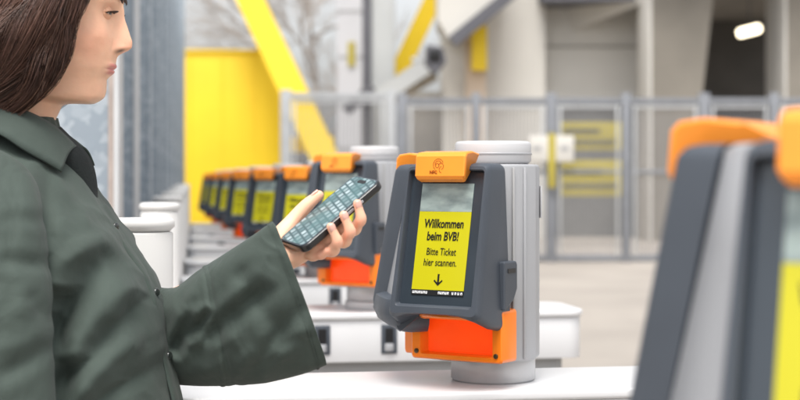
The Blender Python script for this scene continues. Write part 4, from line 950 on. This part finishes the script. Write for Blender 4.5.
def sleeve(secs, n_along, n_round, folds=(), amp=.004, seed=1, ph=.9):  # secs: center, half up-vector, half side-vector
    A = crom([list(c)+list(a)+list(b) for c, a, b in secs], n_along); rg = np.random.default_rng(seed); out = []
    th = np.linspace(0, 2*math.pi, n_round, endpoint=False); k1, k2 = rg.uniform(0, 6.28, 2)
    for i, r in enumerate(A):
        c, a, b = r[:3], r[3:6], r[6:9]; s = i/(n_along-1)
        ca, sa = np.cos(th), np.sin(th)
        e = np.outer(np.sign(ca)*np.abs(ca)**ph, a)+np.outer(np.sign(sa)*np.abs(sa)**ph, b); p = c+e
        nb = b/np.linalg.norm(b); na_ = a/np.linalg.norm(a)
        disp = amp*(np.sin(th*5+s*7+k1)*.6+np.sin(th*8-s*11+k2)*.4)*min(1, s*3+.3)
        for (fa, fb_, wdt, dep, Yf) in folds:
            Aq, Bq = UV(fa[0], fa[1], Yf), UV(fb_[0], fb_[1], Yf); d, t, sg_ = seg_dist(p[:, 0], p[:, 2], Aq, Bq)
            disp = disp+1.7*(dep*np.exp(-(d/wdt)**2)*(.6+.4*np.sin(t*math.pi))+.35*abs(dep)*np.exp(-((d-wdt*1.7)/wdt)**2))*(sa > -.2)
        disp = disp+np.array([wrinkle((a_[0]+.3, a_[1], a_[2]), .55) for a_ in p])*(.25+.75*np.abs(sa))*(1 if s < .93 else max(.25, (1-s)/.07))
        p = p+(np.outer(ca, na_)*.25+np.outer(sa, nb))*disp[:, None]
        out += [Vector(q) for q in p]
    return out, grid_faces(n_along, n_round, 0, True)
def secpt(ut, vt, ub, vb, Yt, Yb, thick, fwd=(0, 0, 0)):        # section from its upper and lower outline points in the photo
    t, b = P(ut, vt, Yt), P(ub, vb, Yb); c = (t+b)/2; a = (t-b)/2; s = Vector((.18, -1, .05)).normalized()*thick
    return (c, a, s)
left_secs = [(shoulder, Vector((.03, 0, .075)), Vector((-.02, -.07, .02))),
             secpt(98, 240, 92, 330, 2.37, 2.35, .070), secpt(140, 278, 128, 378, 2.31, 2.31, .074), secpt(172, 288, 176, 384.5, 2.235, 2.265, .074), secpt(200, 270, 216, 385.5, 2.185, 2.225, .070),
             secpt(235, 247, 262, 382, 2.135, 2.175, .064), secpt(257, 232, 300, 374, 2.110, 2.155, .057), secpt(271.5, 221.5, 325, 364.5, 2.095, 2.140, .048)]
left_folds = [((212, 268), (236, 384), .006, -.0035, 2.20), ((214, 330), (272, 285), .012, -.009, 2.2), ((240, 350), (320, 340), .016, .006, 2.2), ((198, 330), (214, 310), .007, -.012, 2.22), ((180, 345), (196, 318), .010, -.012, 2.22),
              ((228, 300), (268, 262), .012, .007, 2.2), ((232, 322), (248, 348), .008, .005, 2.2), ((260, 362), (306, 300), .012, -.005, 2.2), ((190, 300), (205, 285), .010, .008, 2.22), ((250, 270), (290, 330), .014, -.004, 2.2)]
lv, lf = sleeve(left_secs, 150, 140, left_folds, .0035, 4, .74)
o = len(SV); SV += lv; SF += [tuple(i+o for i in f) for f in lf]
nc = 140; hem = []                                              # stitched hem line just inside the cuff edge
for (i0, off) in ((141, .0016), (142.4, .0016), (87.0, .0004), (87.5, .0013), (88.6, .0013), (89.4, .0004)):
    for j in range(nc):
        k0 = int(i0); p = lv[k0*nc+j].lerp(lv[(k0+1)*nc+j], i0-k0); c0 = sum((lv[k0*nc+q] for q in range(0, nc, 10)), Vector())/14; hem.append(p+(p-c0).normalized()*off-PO)
right_secs = [(Vector((-.620, 2.070, 1.345)), Vector((.050, 0, .02)), Vector((-.01, -.030, .045))), (Vector((-.602, 2.040, 1.318)), Vector((.098, 0, .02)), Vector((-.01, -.052, .040))), (Vector((-.590, 2.000, 1.270)), Vector((.112, 0, .012)), Vector((0, -.064, .02))),
              (Vector((-.580, 1.975, 1.18)), Vector((.118, 0, 0)), Vector((0, -.066, .012))), (Vector((-.575, 1.960, 1.08)), Vector((.122, 0, 0)), Vector((0, -.066, .006))), (Vector((-.570, 1.95, .98)), Vector((.128, 0, 0)), Vector((0, -.068, 0))), (Vector((-.565, 1.945, .88)), Vector((.135, 0, 0)), Vector((0, -.070, 0)))]
right_folds = [((8, 262), (44, 268), .010, -.006, 1.92), ((10, 372), (50, 345), .012, -.006, 1.92), ((5, 220), (30, 222), .010, -.004, 1.92), ((14, 190), (24, 330), .014, .005, 1.92), ((30, 300), (46, 330), .008, -.005, 1.92), ((2, 320), (40, 300), .012, .004, 1.92)]
rv_, rf_ = sleeve(right_secs, 120, 110, right_folds, .0035, 9, .95)
o = len(SV); SV += rv_; SF += [tuple(i+o for i in f) for f in rf_]
me = mesh_from('shirt', [p-PO for p in SV], SF); sh = obj('shirt', me, 'shirt', person)
obj('sleeve_seam', mesh_from('sleeve_seam', hem[2*nc:], grid_faces(4, nc, 0, True)), 'shirt', sh)
obj('cuff_seam', mesh_from('cuff_seam', hem[:2*nc], grid_faces(2, nc, 0, True)), 'shirt', sh)
md = sh.modifiers.new('t', 'SOLIDIFY'); md.thickness = .0022; md.offset = -1
# collar: near leaf traced, far leaf mirrored
def collar(sy):
    up = [(77, 146, .020), (66, 135, .040), (54, 124.5, .054), (40, 116.5, .062), (22, 109, .066), (-5, 103, .066), (-35, 100, .050), (-52, 99, .0)]
    lw = [(62.5, 173.5, .094), (48, 164.5, .108), (34, 157, .116), (20, 148.5, .122), (4, 138, .124), (-22, 126, .118), (-58, 118, .085), (-78, 116, .0)]
    if sy > 0:
        up = [(79, 147, .012)]+up[1:]; lw = [(93, 168, .045), (80, 164, .085)]+lw[2:]
    U = crom([[pxx(u, WY+sy*y*1.0), WY+sy*y, pz(v, WY+sy*y)] for u, v, y in up], 40); Lw = crom([[pxx(u, WY+sy*y), WY+sy*y, pz(v, WY+sy*y)] for u, v, y in lw], 40); v = []
    for i in range(9):
        t = i/8
        for a, b in zip(U, Lw):
            p = a*(1-t)+b*t; q = Vector(p); q += Vector((0, sy*.35, .8)).normalized()*.010*math.sin(t*math.pi*.9); v.append(q-PO)
    me = mesh_from('collar', v, grid_faces(9, 40)); o = obj('collar', me, 'shirt', sh); md = o.modifiers.new('t', 'SOLIDIFY'); md.thickness = .003
    # collar stand
    v = []
    for i in range(5):
        for a in U: c = Vector((pxx(5), WY, 0)); q = Vector(a); q2 = Vector(q); q2.z -= .006*i; d = Vector((q.x-c.x, q.y-c.y, 0))*(-.02); v.append(q2+d-PO)
    o = obj('collar_stand', mesh_from('collar_stand', v, grid_faces(5, 40)), 'shirt', sh); md = o.modifiers.new('t', 'SOLIDIFY'); md.thickness = .002
collar(-1); collar(1)
# open neck: added near-black sheet painting the shade inside the shirt
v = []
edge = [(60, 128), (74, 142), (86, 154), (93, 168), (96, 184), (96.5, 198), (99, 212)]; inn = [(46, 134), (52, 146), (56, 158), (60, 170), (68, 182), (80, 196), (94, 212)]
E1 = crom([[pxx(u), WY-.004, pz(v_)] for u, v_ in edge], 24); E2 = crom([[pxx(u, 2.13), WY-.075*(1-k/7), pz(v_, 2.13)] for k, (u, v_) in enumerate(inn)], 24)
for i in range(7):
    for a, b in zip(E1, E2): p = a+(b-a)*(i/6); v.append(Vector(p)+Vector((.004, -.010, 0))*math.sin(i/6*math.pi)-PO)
o = obj('neck_shade', mesh_from('neck_shade', v, grid_faces(7, 24)), 'neck_shade', person); md = o.modifiers.new('t', 'SOLIDIFY'); md.thickness = .003
# placket band running down the front just on the near side of the middle
pl = [(66, 176), (80, 190), (95, 204), (110, 222), (127, 244), (141, 266), (150, 288), (156, 310), (160, 335), (163, 360), (168, 385), (174, 405), (178, 440), (177, 500)]
pv = []; nP = 90
cu = crom([[u, v_] for u, v_ in pl], nP)
for i in range(7):
    for (u, v_) in cu:
        f, b, hw = pxx(ff_(v_)), fbx(v_), fhw(v_); xc = b+(f-b)*.48
        yy = (.042-.048*(i/6)) ; yy = yy*min(1, 1.0); cc = max(0, 1-(abs(yy)/hw)**(2/.88))**.5
        X = xc+(f-xc)*cc**.92+.0065-.002*(abs(i-3) == 3)+(.0030 if i >= 5 else 0)
        if v_ < 204: X = min(X, pxx(ff_(v_))-(204-v_)*.0004)
        pv.append(Vector((X, WY-yy, pz(v_)))-PO)
o = obj('placket', mesh_from('placket', pv, grid_faces(7, nP)), 'shirt', sh); md = o.modifiers.new('t', 'SOLIDIFY'); md.thickness = .0022
for v_ in (226, 291, 354, 418):
    f, b, hw = pxx(ff_(v_)), fbx(v_), fhw(v_); xc = b+(f-b)*.48; yy = .021; cc = max(0, 1-(yy/hw)**(2/.88))**.5; X = xc+(f-xc)*cc**.92+.0075
    bm = bmesh.new(); bmesh.ops.create_cone(bm, cap_ends=True, segments=20, radius1=.0062, radius2=.0055, depth=.0026); bevel_bm(bm, .0004, 1); me = bm_mesh('button', bm, True); smooth_angle(me, 40)
    o = obj('button', me, 'button', sh, Vector((X+.001, WY-yy, pz(v_)))-PO); o.rotation_euler = Vector((.9, -.42, .1)).to_track_quat('Z', 'Y').to_euler()
# trousers and shoes
tv, tf = [], []
for sy in (-1, 1):
    a, b = tube_geo([Vector((-.635, WY+sy*.078, .96)), Vector((-.63, WY+sy*.085, .80)), Vector((-.615, WY+sy*.092, .50)), Vector((-.63, WY+sy*.092, .28)), Vector((-.635, WY+sy*.092, .07))], [.105, .105, .088, .085, .085], 28, 8); o = len(tv); tv += a; tf += [tuple(i+o for i in f) for f in b]
obj('trousers', mesh_from('trousers', [p-PO for p in tv], tf), 'trousers', person)
for sy in (-1, 1):
    rg_ = []
    for (x, hw, h) in ((-.70, .026, .06), (-.69, .034, .085), (-.64, .038, .09), (-.58, .041, .065), (-.52, .045, .05), (-.475, .040, .042), (-.455, .022, .03)):
        rg_.append([(x-PO.x, WY+sy*.095-PO.y+hw*math.cos(2*math.pi*j/16), h*.5+max(-.5, min(.5, .62*math.sin(2*math.pi*j/16)))*h) for j in range(16)])
    obj('shoe', loft_mesh('shoe', rg_, ang=50), 'shoe', person)
